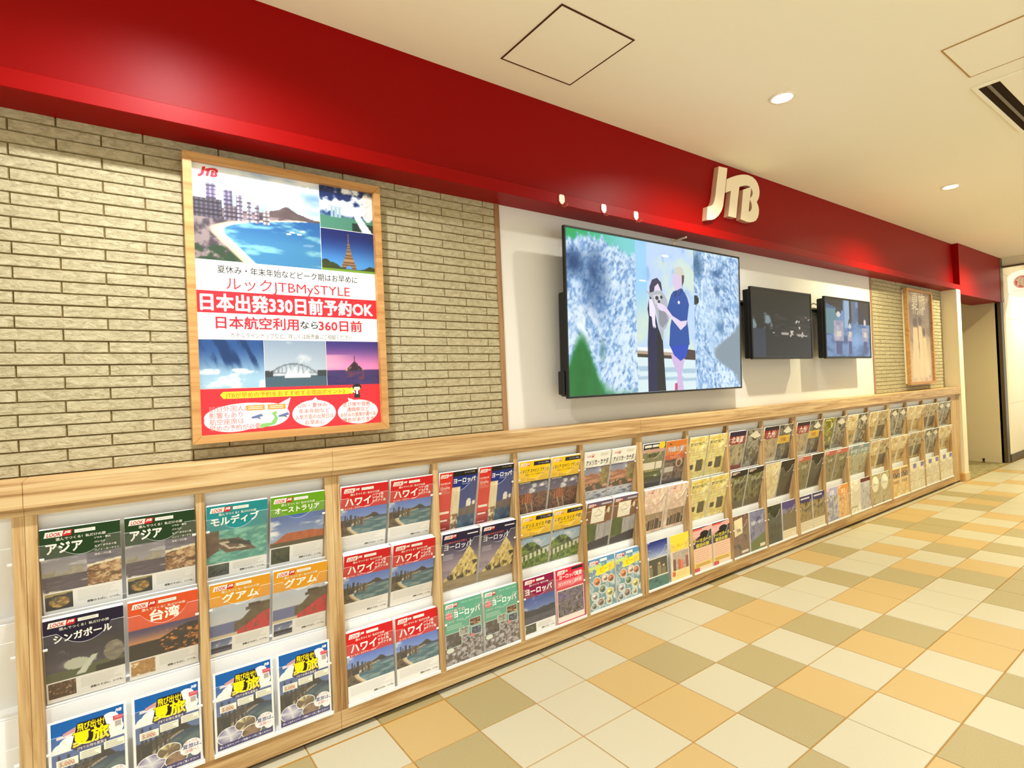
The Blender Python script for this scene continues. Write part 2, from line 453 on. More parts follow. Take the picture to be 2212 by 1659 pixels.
# ------------------------------------------------------------------ painters: colour as a function of place on the picture, U right, V up
def sky(U, V, top, low, seed=1, cloud=0.5, sc=3, cc=(244, 244, 246)):
    c = mix(flat(U, low), top, V)
    return mix(c, cc, sm(fbm(U, V, sc, sc * 1.7, seed), 1 - cloud, 1.1 - cloud * .6))
def blocks(U, V, n, base, hmax, seed):
    """skyline mask"""
    R = np.random.RandomState(seed).rand(64)
    k = np.floor(U * n).astype(int) % 64
    return V < base + hmax * R[k]
def ph_beach(U, V, bright=1.0):
    c = sky(U, V, (108, 140, 214), (206, 220, 240), 5, .42, 2)
    mtn = .60 + .13 * np.exp(-((U - .72) / .09) ** 2) + .05 * np.exp(-((U - .6) / .2) ** 2)
    tex = fbm(U, V, 14, 14, 9)
    c = mix(c, mix(flat(U, (58, 52, 46)), (98, 84, 72), tex), (V < mtn) & (V > .50))
    t = np.clip((.62 - V) / .62, 0, 1)
    shore = .22 + .62 * np.clip(1 - t * 2.0, 0, 1) ** 2 + .22 * np.clip(t - .55, 0, 1) ** 1.3 * 2
    sea = mix(flat(U, (150, 172, 172)), (84, 124, 138), sm(fbm(U, V, 5, 16, 21), .3, .7))
    sea = mix(sea, (70, 96, 128), sm(V, .45, .62))
    land = mix(flat(U, (92, 78, 58)), (150, 132, 104), fbm(U, V, 12, 12, 31) * 1.2 - .1)
    land = mix(land, (54, 52, 40), sm(fbm(U, V, 9, 9, 37), .52, .7))
    d = U - shore
    low = mix(land, (222, 202, 164), sm(d, -.10, -.05)); low = mix(low, (238, 232, 220), sm(d, -.02, 0)); low = mix(low, sea, sm(d, .0, .03))
    c = mix(c, low, V < .60)
    for x0, x1, h, cc in [(.08, .12, .80, (96, 84, 78)), (.14, .17, .72, (120, 106, 92)), (.2, .24, .79, (88, 78, 72)), (.29, .33, .74, (112, 98, 84)), (.35, .40, .70, (150, 136, 116)), (.42, .47, .67, (128, 112, 96)), (.49, .53, .66, (166, 150, 128)), (.0, .07, .60, (110, 88, 66)), (.1, .2, .55, (84, 76, 66))]:
        m = (U > x0) & (U < x1) & (V < h) & (V > .34)
        c = mix(c, mix(flat(U, cc), C(cc) * .7, (np.floor(V * 46) % 2)), m)
    return c * bright
def ph_asia(U, V):
    c = sky(U, V, (150, 146, 156), (206, 202, 200), 41, .55, 3)
    m = blocks(U * .98, V, 12, .42, .3, 3) & (U < .56)
    c = mix(c, mix(flat(U, (150, 142, 128)), (196, 188, 172), fbm(U, V, 18, 10, 43)), m)
    w = mix(flat(U, (78, 70, 72)), (140, 122, 140), fbm(U, V, 6, 22, 44))
    c = mix(c, w, (V < .46) & (U < .56))
    c = mix(c, (232, 224, 210), sm(fbm(U, V, 4, 6, 45), .62, .7) * (V < .3) * (U < .56))
    r = mix(flat(U, (152, 110, 66)), (224, 196, 160), sm(fbm(U, V, 16, 14, 46), .35, .65))
    r = mix(r, (92, 60, 34), sm(fbm(U, V, 22, 20, 47), .58, .7))
    b = mix(flat(U, (96, 88, 104)), (168, 164, 176), fbm(U, V, 5, 18, 48))
    r = np.where((V > .62 + .2 * (U - .56))[..., None], b, r)
    r = mix(r, (240, 232, 212), np.abs(V - .62 - .2 * (U - .56)) < .035)
    return np.where((U >= .56)[..., None], r, c)
def ph_food(U, V):
    c = flat(U, (40, 32, 24)); d = np.hypot((U - .5) / .5, (V - .45) / .42)
    c = mix(c, mix(flat(U, (150, 116, 52)), (220, 184, 96), sm(fbm(U, V, 6, 6, 51), .35, .65)), 1 - sm(d, .72, .8))
    c = mix(c, (98, 92, 48), (1 - sm(d, .72, .8)) * sm(fbm(U, V, 5, 8, 54), .55, .62))
    return mix(c, (188, 172, 116), (V > .82 + .1 * U) * 1.0)
def ph_merlion(U, V):
    c = mix(flat(U, (96, 88, 104)), (58, 46, 62), sm(V, .3, 1))
    c = mix(c, (214, 212, 204), sm(fbm(U * 1.0, V, 4, 5, 61), .50, .62) * sm(U, .1, .4) * sm(V, .25, .45) * (V < .86))
    c = mix(c, (108, 112, 80), V < .26 + .06 * U)
    c = mix(c, (206, 208, 194), ((U - .38) / .16) ** 2 + ((V - .4) / .16) ** 2 < 1)
    d = ((U - .86) / .13) ** 2 + ((V - .52) / .3) ** 2
    st = mix(flat(U, (118, 110, 100)), (196, 188, 172), fbm(U, V, 9, 9, 66))
    c = mix(c, st, d < 1)
    c = mix(c, (216, 220, 210), (np.abs(U - (.72 - .34 * (.55 - V) * 1.2 - .1)) < .035 + .05 * (.55 - V)) & (V < .55) & (V > .05))
    return mix(c, (62, 56, 36), (V < .18 + .1 * (U - .6)) & (U > .62))
def ph_night(U, V):
    c = mix(flat(U, (230, 170, 120)), (96, 84, 128), sm(V, .45, 1))
    c = mix(c, mix(flat(U, (44, 32, 22)), (88, 62, 36), fbm(U, V, 8, 8, 71)), V < .5 + .34 * sm(U, .35, .9) + .06 * fbm(U, V, 8, 1, 72))
    return mix(c, (226, 158, 74), (V < .78) * (U > .45) * sm(fbm(U, V, 15, 15, 73), .6, .68))
def ph_uluru(U, V):
    c = sky(U, V, (96, 124, 190), (190, 204, 222), 81, .5, 3)
    c = mix(c, mix(flat(U, (176, 96, 44)), (214, 132, 66), fbm(U, V, 18, 5, 82)), (V < .16 + .26 * sm(U, .02, .35) * (1 - .25 * sm(U, .7, 1))) & (V > .1))
    return mix(c, (104, 96, 62), V < .14)
def ph_maldives(U, V):
    c = mix(flat(U, (96, 168, 160)), (150, 206, 190), sm(fbm(U, V, 10, 12, 91), .3, .7))
    d = np.abs((U - .42) * .6 + (V - .5)) + np.abs((U - .42) - (V - .5) * .5) * .5
    c = mix(c, mix(flat(U, (94, 72, 58)), (148, 126, 104), fbm(U, V, 10, 10, 92)), (d < .27) | ((U < .2) & (V > .2 + U)))
    c = mix(c, (214, 206, 188), (np.abs(d - .12) < .03))
    return mix(c, (60, 62, 62), (np.abs(U - .55 - .25 * (.5 - V)) < .16) & (np.abs(V - .55 + .5 * (U - .55)) < .07))
def ph_guam(U, V):
    c = sky(U, V, (196, 204, 216), (228, 228, 230), 101, .5, 3)
    c = mix(c, (132, 138, 178), V < .45)
    cl = mix(flat(U, (92, 82, 58)), (150, 134, 104), fbm(U, V, 10, 10, 102))
    c = mix(c, cl, (V < .42 + .45 * sm(U, .45, .85)) & (U > .4))
    c = mix(c, (118, 98, 76), (np.abs(U - .74) < .16) & (np.abs(V - .74) < .05)); c = mix(c, (96, 76, 58), (np.abs(U - .74) < .1) & (np.abs(V - .84) < .05))
    f = mix(flat(U, (226, 84, 92)), (198, 56, 60), fbm(U, V, 22, 22, 103))
    c = mix(c, f, (V < .06 + .52 * sm(U, .3, 1.05)) & (sm(fbm(U, V, 16, 16, 104), .25, .45) > .3))
    return mix(c, (220, 206, 180), (V < .08) & (U < .45))
def ph_montmichel(U, V):
    c = mix(flat(U, (186, 172, 188)), (40, 34, 84), sm(V, .35, .95))
    c = mix(c, (150, 140, 168), sm(fbm(U, V, 3, 9, 111), .5, .7) * (V < .6) * .6)
    h = .14 + .56 * np.clip(1 - np.abs(U - .74) / .68, 0, 1) ** 1.3 + .05 * fbm(U, V, 30, 2, 112)
    t = mix(flat(U, (206, 184, 116)), (240, 224, 164), sm(fbm(U, V, 22, 18, 113), .35, .6))
    t = mix(t, (74, 66, 34), sm(fbm(U, V, 12, 12, 114), .48, .6) * (V < .44))
    c = mix(c, t, V < h); c = mix(c, (226, 214, 168), (np.abs(U - .75) < .012) & (V < .84) & (V > .5))
    s = mix(flat(U, (146, 128, 98)), (196, 180, 146), fbm(U, V, 3, 26, 115))
    return mix(c, s, V < .17)
def ph_duomo(U, V):
    c = sky(U, V, (96, 92, 128), (176, 170, 186), 121, .45, 4)
    t = mix(flat(U, (84, 52, 38)), (164, 112, 80), sm(fbm(U, V, 26, 26, 122), .35, .65))
    c = mix(c, t, V < .64)
    d = ((U - .35) / .17) ** 2 + ((V - .42) / .26) ** 2
    c = mix(c, mix(flat(U, (146, 82, 52)), (196, 124, 84), (np.floor(U * 26) % 2)), (d < 1) & (V > .34))
    return mix(c, (206, 186, 158), (np.abs(U - .3 - .3 * (.4 - V)) < .018) & (V < .36) | (np.abs(U - .48 - .25 * (.4 - V)) < .015) & (V < .36))
def ph_cottages(U, V):
    c = sky(U, V, (168, 196, 226), (222, 232, 236), 131, .5, 3)
    g = mix(flat(U, (78, 110, 42)), (150, 176, 84), sm(fbm(U, V, 14, 14, 132), .3, .65))
    g = mix(g, (52, 74, 36), sm(fbm(U, V, 8, 8, 133), .5, .65) * (V > .45))
    c = mix(c, g, V < .62 + .22 * np.sin(U * 4.2 + .2))
    c = mix(c, (232, 232, 214), (V > .2 + .18 * U) & (V < .4 + .18 * U) & (np.floor(U * 14 + V * 2) % 2 == 0))
    return mix(c, (120, 126, 104), np.abs(V - .42 - .18 * U) < .025)
def ph_canyon(U, V):
    c = sky(U, V, (150, 158, 190), (214, 210, 214), 141, .5, 3)
    r = mix(flat(U, (176, 122, 98)), (222, 176, 148), sm(fbm(U, V, 3, 16, 142), .35, .65))
    c = mix(c, r, V < .72 + .12 * (vnoise(U * 9, V * 0, 143) - .5))
    c = mix(c, (94, 84, 58), (V < .3) * sm(fbm(U, V, 8, 8, 144), .4, .5))
    return mix(c, mix(flat(U, (206, 196, 132)), (120, 96, 60), fbm(U, V, 10, 10, 145)), (U > .68) & (V > .2))
def ph_canada(U, V):
    c = mix(flat(U, (172, 122, 66)), (128, 92, 60), fbm(U, V, 8, 8, 151))
    c = mix(c, (176, 178, 192), (V < .55) * sm(fbm(U, V, 4, 8, 152), .4, .6))
    c = mix(c, mix(flat(U, (70, 100, 36)), (116, 136, 56), fbm(U, V, 8, 8, 153)), (V < .58 - .3 * np.abs(U - .2)) & (U < .5) & (V > .16))
    c = mix(c, mix(flat(U, (226, 224, 222)), (150, 152, 164), fbm(U, V, 22, 5, 154)), (U > .45) & (V < .52) & (V > .12))
    return mix(c, (44, 50, 74), V < .14 + .08 * U)
def ph_street(U, V):
    c = mix(flat(U, (70, 104, 178)), (36, 62, 146), V)
    c = mix(c, mix(flat(U, (222, 208, 170)), (246, 238, 214), fbm(U, V, 14, 5, 161)), (U < .34) & (V < .8))
    c = mix(c, (150, 122, 92), (U < .34) & (V < .3) & (fbm(U, V, 14, 14, 162) > .55))
    c = mix(c, (242, 238, 228), (((U - .72) / .1) ** 2 + ((V - .46) / .09) ** 2 < 1) | ((np.abs(U - .93) < .05) & (V < .5)))
    c = mix(c, mix(flat(U, (96, 88, 92)), (146, 130, 122), fbm(U, V, 12, 12, 163)), (V < .36 + .06 * U) & (U > .34))
    return mix(c, mix(flat(U, (40, 84, 122)), (86, 132, 158), sm(fbm(U, V, 10, 12, 164), .35, .65)), (V < .24) & (U > .3))
def ph_mix(pal, seed, sx=5, sy=5, hard=.12):
    """photograph too small to make out: soft patches in its own colours"""
    def f(U, V):
        n = fbm(U, V, sx, sy, seed, 4); m = fbm(U, V, sx * 2.7, sy * 2.7, seed + 9, 3)
        c = flat(U, pal[0])
        for k, p in enumerate(pal[1:]):
            t = .36 + .28 * k / max(1, len(pal) - 2) if len(pal) > 2 else .5
            c = mix(c, p, sm(n * .7 + m * .3, t - hard / 2, t + hard / 2))
        return c * (0.86 + .28 * m[..., None])
    return f
def ph_land(top, low, land, fg, h=.5, seed=1):
    def f(U, V):
        c = sky(U, V, top, low, seed, .45, 3)
        c = mix(c, mix(flat(U, land), C(land) * .6, fbm(U, V, 9, 9, seed + 3)), V < h + .2 * (fbm(U, V * 0, 4, 1, seed + 5) - .5))
        return mix(c, mix(flat(U, fg), C(fg) * .7, fbm(U, V, 8, 16, seed + 7)), V < h * .55 + .12 * (fbm(U, V * 0, 3, 1, seed + 8) - .5))
    return f
def ph_people(bg, fg, seed, n=6):
    def f(U, V):
        c = mix(flat(U, bg), C(bg) * .7, fbm(U, V, 8, 8, seed))
        R = np.random.RandomState(seed)
        for k in range(n):
            x = (k + .5 + .5 * (R.rand() - .5)) / n; h = .55 + .3 * R.rand(); w = .32 / n
            col = C(fg) * (.55 + .75 * R.rand())
            c = mix(c, col, (np.abs(U - x) < w) & (V < h - .16))
            c = mix(c, (226, 188, 160), ((U - x) / w / .6) ** 2 + ((V - h + .07) / .075) ** 2 < 1)
        return c
    return f
# poster pictures
def po_bay(U, V):
    c = sky(U, V, (92, 140, 200), (232, 238, 244), 201, .62, 2.2)
    c = mix(c, (240, 244, 246), sm(1 - U, .35, .95) * sm(V, .45, .8) * .8)
    c = mix(c, mix(flat(U, (74, 62, 66)), (112, 96, 98), fbm(U, V, 14, 14, 203)), (V < .555 + .05 * np.exp(-((U - .72) / .05) ** 2) + .065 * sm(U, .44, .68) * (1 - sm(U, .74, 1.0))) & (V > .5))
    t = np.clip((.54 - V) / .54, 0, 1)
    shore = .20 + .75 * np.clip(1 - t * 2.6, 0, 1) ** 2 + .30 * np.clip(t - .45, 0, 1) * 1.4
    sea = mix(flat(U, (58, 122, 168)), (30, 88, 150), sm(V, .2, .5)); sea = mix(sea, (120, 176, 190), sm(fbm(U, V, 4, 12, 204), .55, .75))
    land = mix(flat(U, (66, 58, 68)), (140, 124, 126), sm(fbm(U, V, 20, 18, 205), .35, .6)); land = mix(land, (40, 64, 44), (V < .16) * sm(fbm(U, V, 7, 7, 206), .4, .5))
    d = U - shore
    low = mix(land, (226, 202, 166), sm(d, -.09, -.05)); low = mix(low, (206, 222, 220), sm(d, -.015, .0)); low = mix(low, sea, sm(d, .01, .04))
    c = mix(c, low, V < .535)
    for x0, x1, h, cc in [(.1, .18, .80, (104, 96, 126)), (.23, .30, .755, (98, 92, 118)), (.32, .37, .725, (120, 112, 132)), (.40, .44, .67, (132, 122, 140)), (.46, .50, .645, (120, 108, 122)), (.52, .58, .60, (140, 128, 134)), (0, .22, .645, (62, 56, 70)), (.24, .33, .60, (84, 76, 88))]:
        m = (U > x0) & (U < x1) & (V < h) & (V > .44)
        b = mix(flat(U, cc), C(cc) * 1.5, (np.floor(U * 90) % 3 == 0)); b = mix(b, C(cc) * .6, (np.floor(V * 70) % 3 == 0))
        c = mix(c, b, m)
    return c
def po_merlion(U, V):
    c = mix(flat(U, (30, 78, 136)), (10, 28, 84), V)
    c = mix(c, (232, 238, 244), sm(fbm(U, V, 3.2, 3.6, 211), .46, .58) * sm(V, .25, .4))
    c = mix(c, (70, 128, 110), V < .30); c = mix(c, (26, 50, 44), (V < .2) & (U > .58))
    for x in (.22, .29, .36): c = mix(c, (150, 178, 196), (np.abs(U - x) < .025) & (V < .52) & (V > .28))
    c = mix(c, (170, 190, 204), (np.abs(U - .29) < .12) & (np.abs(V - .53) < .02))
    c = mix(c, (222, 234, 236), (np.abs(U - .62 + .5 * (V - .5)) < .05 + .07 * (.6 - V)) & (V < .6))
    d = ((U - .9) / .13) ** 2 + ((V - .62) / .36) ** 2
    return mix(c, mix(flat(U, (120, 126, 132)), (232, 232, 230), sm(fbm(U, V, 7, 7, 212), .35, .6)), d < 1)
def po_tower(U, V):
    c = mix(flat(U, (70, 140, 206)), (8, 28, 96), sm(V, .1, .95))
    w = np.where(V < .16, .13, .13 * np.clip((.9 - V) / .75, 0, 1) ** 2.1 + .006)
    c = mix(c, mix(flat(U, (150, 112, 76)), (92, 66, 44), (np.floor(V * 34) % 2)), (np.abs(U - .5) < w) & (V < .93) & ~((np.abs(U - .5) < .075) & (V < .16 - ((U - .5) / .12) ** 2 * .3)))
    c = mix(c, (170, 132, 94), (np.abs(U - .5) < .09) & (np.abs(V - .27) < .012) | (np.abs(U - .5) < .05) & (np.abs(V - .45) < .012))
    tr = .06 + .2 * np.exp(-((U - .06) / .12) ** 2) + .1 * np.exp(-((U - .25) / .1) ** 2) + .1 * np.exp(-((U - .92) / .12) ** 2) + .03 * fbm(U, V, 18, 2, 222)
    c = mix(c, mix(flat(U, (30, 44, 20)), (66, 74, 30), fbm(U, V, 16, 16, 223)), V < tr)
    return mix(c, (112, 148, 52), V < .05)
def po_fall(U, V):
    c = mix(flat(U, (150, 186, 210)), (38, 76, 134), sm(V, .15, .9))
    c = mix(c, (20, 52, 100), sm(fbm(U * 1.6 + V * .5, V, 5, 1.4, 231), .5, .66) * sm(V, .3, .6))
    return mix(c, (214, 228, 236), sm(fbm(U, V, 5, 9, 232), .5, .7) * (V < .4))
def po_harbour(U, V):
    c = mix(flat(U, (196, 206, 216)), (132, 150, 172), V)
    c = mix(c, (206, 212, 218), sm(fbm(U, V, 3, 3, 241), .5, .7))
    c = mix(c, (66, 90, 106), V < .25)
    a = .25 + .24 * (1 - ((U - .45) / .42) ** 2)
    c = mix(c, (110, 118, 128), (np.abs(V - a) < .018) & (np.abs(U - .45) < .42)); c = mix(c, (126, 134, 142), (np.abs(V - .3) < .015) & (np.abs(U - .45) < .42) | (V < a) & (V > .3) & (np.floor(U * 46) % 3 == 0) & (np.abs(U - .45) < .4))
    c = mix(c, (52, 60, 64), (V < .33 + .03 * fbm(U, V, 14, 1, 243)) & (V > .22) & ((U < .12) | (U > .84)))
    for x, s_ in [(.38, 1), (.47, 1.15), (.56, .9), (.66, .8)]:
        c = mix(c, (232, 234, 232), (V > .2) & (V < .2 + .2 * s_ * (1 - np.abs(U - x) / .075)) & (U < x + .07))
    return c
def po_dusk(U, V):
    c = mix(flat(U, (226, 132, 186)), (58, 46, 118), sm(V, .35, 1.0)); c = mix(c, (238, 176, 190), sm(1 - U, .3, 1) * sm(V, .3, .45) * (V < .7) * .6)
    c = mix(c, mix(flat(U, (40, 34, 84)), (84, 58, 116), fbm(U, V, 3, 16, 251)), V < .36)
    h = .3 + .26 * np.clip(1 - np.abs(U - .52) / .2, 0, 1) ** .9
    c = mix(c, mix(flat(U, (52, 34, 46)), (214, 164, 96), sm(fbm(U, V, 22, 22, 252), .55, .72)), (V < h) & (V > .32)); c = mix(c, (70, 44, 56), (np.abs(U - .52) < .012) & (V < .68) & (V > .5))
    return mix(c, (96, 52, 74), (np.abs(U - .52) < .18) & (V < .3) & (V > .12) & (fbm(U, V, 6, 20, 255) > .5))
# screen pictures
def tv_fur(U, V, seed, flip=False):
    """close-up of a koala's grey fur"""
    W_ = .10 * (fbm(U, V, 5, 5, seed + 7) - .5)
    st = fbm(U * 1.0 + V * .5 + W_, V - U * .4 + W_, 26, 44, seed, 4)
    c = mix(flat(U, (112, 156, 206)), (206, 228, 250), sm(st, .25, .70))
    c = mix(c, (52, 96, 150), sm(fbm(U + W_, V, 17, 30, seed + 11), .62, .8) * .8)
    return mix(c, (222, 238, 252), sm(fbm(U, V, 3, 2.6, seed + 5), .42, .7) * sm(st, .25, .55) * .7)
def tv_left(U, V):
    c = tv_fur(U, V, 301)
    d = sm(fbm(U, V, 5, 5, 305), .3, .7) * .5
    c = mix(c, (26, 66, 116), np.clip(1.25 - np.hypot((U - .40) / .2, (V - .68) / .24), 0, 1) * (.55 + d))
    c = mix(c, (20, 58, 108), np.clip(1.3 - np.hypot((U - .10) / .16, (V - .80) / .09), 0, 1) * .9)
    c = mix(c, (236, 246, 254), np.clip(1.1 - np.hypot((U - .24) / .34, (V - .42) / .18), 0, 1) * sm(fbm(U + V, V - U, 20, 6, 311), .3, .6))
    g = mix(flat(U, (30, 128, 60)), (12, 100, 30), fbm(U, V, 6, 6, 307))
    c = mix(c, g, 1 - sm(V - (-.02 + .36 * np.exp(-((U - .18) / .22) ** 2)) - .05 * (fbm(U, V, 10, 14, 309) - .5), -.04, .07))
    c = mix(c, (80, 130, 120), np.clip(1 - np.hypot((U - .47) / .06, (V - .27) / .1), 0, 1) * .8)
    return mix(c, mix(flat(U, (24, 166, 96)), (120, 206, 208), sm(U, .05, .9)), sm(V - (.93 + .04 * np.sin(U * 5) - .12 * (fbm(U, V, 26, 5, 313) - .5)), -.01, .03))
def tv_right(U, V):
    c = tv_fur(1 - U, V, 321)
    for y, r in [(.86, .06), (.73, .07), (.6, .05), (.45, .07)]:
        c = mix(c, (52, 100, 152), np.clip(1.2 - np.hypot((U - .5) / .22, (V - y) / r), 0, 1) * sm(fbm(U, V, 12, 20, 327), .35, .6))
    c = mix(c, (30, 82, 122), np.clip(1.3 - np.hypot((U - .06) / .14, (V - .9) / .1), 0, 1) * .8)
    c = mix(c, (214, 236, 252), np.clip(1.1 - np.hypot((U - .35) / .26, (V - .5) / .3), 0, 1) * .55)
    c = mix(c, (128, 146, 158), sm(U + .14 * (fbm(U, V, 3, 16, 324) - .5) - .95 + .62 * np.exp(-((V - .26) / .14) ** 2), 0, .12))
    return mix(c, (20, 36, 36), ((U - .02) / .08) ** 2 + ((V - .645) / .035) ** 2 < 1)
def tv_mid(U, V):
    c = mix(flat(U, (186, 212, 244)), (206, 226, 214), sm(fbm(U, V, 3.4, 5, 331), .4, .65))
    c = mix(c, (150, 186, 232), sm(fbm(U, V, 6, 9, 333), .58, .74))
    c = mix(c, (150, 206, 244), (U < .17) * sm(V, .45, .6) * .9)
    c = mix(c, (214, 232, 196), np.clip(1 - np.hypot((U - .14) / .3, (V - .5) / .2), 0, 1) * .6)
    c = mix(c, (214, 232, 236), V < .24)
    return mix(c, (168, 196, 214), (np.abs(V - .16 + .03 * U) < .015) | (np.abs(V - .1 + .03 * U) < .012))
def tv_dark(U, V):
    c = flat(U, (8, 7, 8)); n = fbm(U, V, 9, 9, 341)
    c = mix(c, (116, 136, 140), sm(n, .45, .65) * (U < .32) * (V < .68) * (V > .42))
    c = mix(c, (38, 48, 66), (U < .2) * (V < .42) * .9)
    c = mix(c, (44, 34, 32), (U > .34) * (V < .66) * (V > .3) * sm(fbm(U, V, 6, 22, 345), .4, .6))
    c = mix(c, (206, 196, 188), (fbm(U, V, 18, 18, 347) > .70) * (U > .55) * (V < .64) * (V > .3))
    return mix(c, (170, 160, 150), (np.abs(V - .36 + .06 * (U - .5)) < .012) * (U > .3) * (fbm(U, V, 20, 2, 349) > .45))
def tv_kimono(U, V):
    c = mix(flat(U, (104, 134, 176)), (56, 86, 128), sm(fbm(U, V, 5, 7, 351), .35, .65))
    c = mix(c, (126, 164, 208), np.clip(1.2 - np.hypot((U - .66) / .18, (V - .3) / .3), 0, 1) * .9)
    c = mix(c, (88, 128, 140), (U < .26) & (V > .4) & (V < .84)); c = mix(c, (140, 168, 196), (U > .40) & (U < .56) & (V > .5))
    c = mix(c, (34, 22, 28), (V > .92 - .3 * U) & (U < .38) & (V > .72 + .2 * (.38 - U)) | (U > .72) & (V > .58) | (np.abs(U - .54) < .03) & (V > .62))
    c = mix(c, (84, 100, 124), (np.abs(U - .62) < .05) & (V > .6))
    for x, h, w in [(.27, .80, .10), (.52, .60, .05), (.88, .68, .07)]:
        b = mix(flat(U, (196, 190, 196)), (120, 118, 150), fbm(U, V, 12, 12, 355))
        c = mix(c, b, (np.abs(U - x) < w * (1.1 - .4 * np.abs(V - .4))) & (V < h - .16) & (V > .28)); c = mix(c, (70, 74, 116), (np.abs(U - x) < w * .7) & (V <= .28) & (V > .04))
        c = mix(c, (34, 44, 52), ((U - x) / w / .62) ** 2 + ((V - h) / .075) ** 2 < 1); c = mix(c, (214, 202, 200), ((U - x) / w / .42) ** 2 + ((V - h + .055) / .05) ** 2 < 1)
        c = mix(c, (206, 196, 176), (np.abs(U - x) < w * .5) & (np.abs(V - .40) < .05))
    return c
def po_brown(U, V):
    c = mix(flat(U, (206, 176, 128)), (132, 112, 98), sm(V, .2, .8)); c = mix(c, (176, 152, 122), sm(V, .82, .95))
    c = mix(c, (112, 84, 54), sm(fbm(U, V, 4, 5, 361), .56, .7) * .7)
    for x, h, w, l in [(.34, .66, .16, .0), (.55, .68, .12, .12), (.70, .56, .10, .2)]:
        c = mix(c, mix(flat(U, (214, 176, 122)), (240, 214, 170), fbm(U, V, 9, 6, 363)), (np.abs(U - x - l * (.6 - V)) < w * (.5 + .8 * (h - V))) & (V < h - .06) & (V > .05))
        c = mix(c, (92, 62, 36), ((U - x) / w / .6) ** 2 + ((V - h) / .05) ** 2 < 1)
    return mix(c, (226, 196, 150), sm(fbm(U, V, 5, 3, 367), .5, .7) * (V < .25) * .8)
# ------------------------------------------------------------------ brochure covers
AW, AH = 0.208, 0.296
TAG = '選んでつくる！私だけの旅'
FOOT = '感動のそばに、いつも。'
WHT = (246, 244, 240)
GRY = (176, 172, 166)
INK = (34, 30, 30)
def c_look(band, title, photo, thumb=None, tsize=.2, tu=.08, tv=.235, bandv=.33, pv=.755, tw=.5, right=(), rot=0.0, tl=True, sub=None, white=WHT):
    """the tour operator's house style: coloured head with logo and title, picture, white foot with small print"""
    a = Art(AW, AH)
    a.rect(0, 0, 1, 1, white)
    a.rect(0, 0, 1, bandv + .01, band)
    a.img(0, bandv, 1, pv, photo, 64, 40)
    if thumb: a.img(.02, pv + .015, .36, .955, thumb, 26, 20)
    a.lines(.42 if thumb else .05, pv + .025, .96, .9, 8, (196, 194, 190), .004, 3)
    a.text(FOOT, .97, .925, .042, INK, .03, 'r')
    a.look(.05, .03, .34)
    a.rect(.42, .038, .68, .078, (248, 246, 242)); a.text('JTBMySTYLE', .55, .058, .034, (150, 150, 150), 0, 'c')
    if tl: a.text(TAG, .5, .125, .052, (238, 238, 226), .015, 'c')
    if title: a.text(title, tu, tv, tsize, (252, 250, 244), .035, 'l', -tw, rot=rot)
    if sub: a.text(sub, .08, bandv - .02, .042, (250, 236, 230), .015)
    for k, t in enumerate(right): a.text(t, .66, .17 + .05 * k, .062 if len(right) == 3 else .036, (250, 246, 240), .02, 'l', .32)
    return a
def c_asia():
    return c_look((18, 58, 22), 'アジア', ph_asia, ph_food, .2, .07, .225, .34, .74, .44, ('ソウル・釜山', 'バンコク', 'セブ・ボラカイ島', 'ハノイ・ホーチミン', '台北・バリ島'))
def c_sing(): return c_look((26, 16, 50), 'シンガポール', ph_merlion, ph_mix([(50, 34, 22), (112, 78, 44), (196, 176, 148)], 401, 9, 7), .15, .12, .24, .33, .75, .72, rot=.03)
def c_taiwan(): return c_look((226, 86, 40), '台湾', ph_night, ph_mix([(226, 200, 160), (196, 156, 100), (246, 232, 206)], 402, 4, 4), .22, .3, .22, .36, .75, .42)
def c_mald(): return c_look((20, 140, 148), 'モルディブ', ph_maldives, ph_mix([(34, 44, 40), (96, 104, 92), (50, 70, 60)], 403), .17, .07, .22, .34, .78, .78, rot=.03)
def c_aus(): return c_look((104, 164, 20), 'オーストラリア', ph_uluru, ph_mix([(28, 28, 20), (84, 92, 40), (44, 40, 30)], 404), .13, .08, .2, .28, .72, .82)
def c_guam(): return c_look((230, 160, 36), 'グアム', ph_guam, ph_land((110, 120, 160), (190, 196, 210), (70, 66, 90), (120, 116, 140), .4, 405), .18, .2, .215, .31, .76, .6)
def c_hawaii(): return c_look((206, 24, 30), 'ハワイ', ph_beach, None, .2, .09, .235, .35, .75, .54, ('ハワイ島', 'マウイ島', 'カウアイ島'), sub='ホノルル・カウアイ・マウイ')
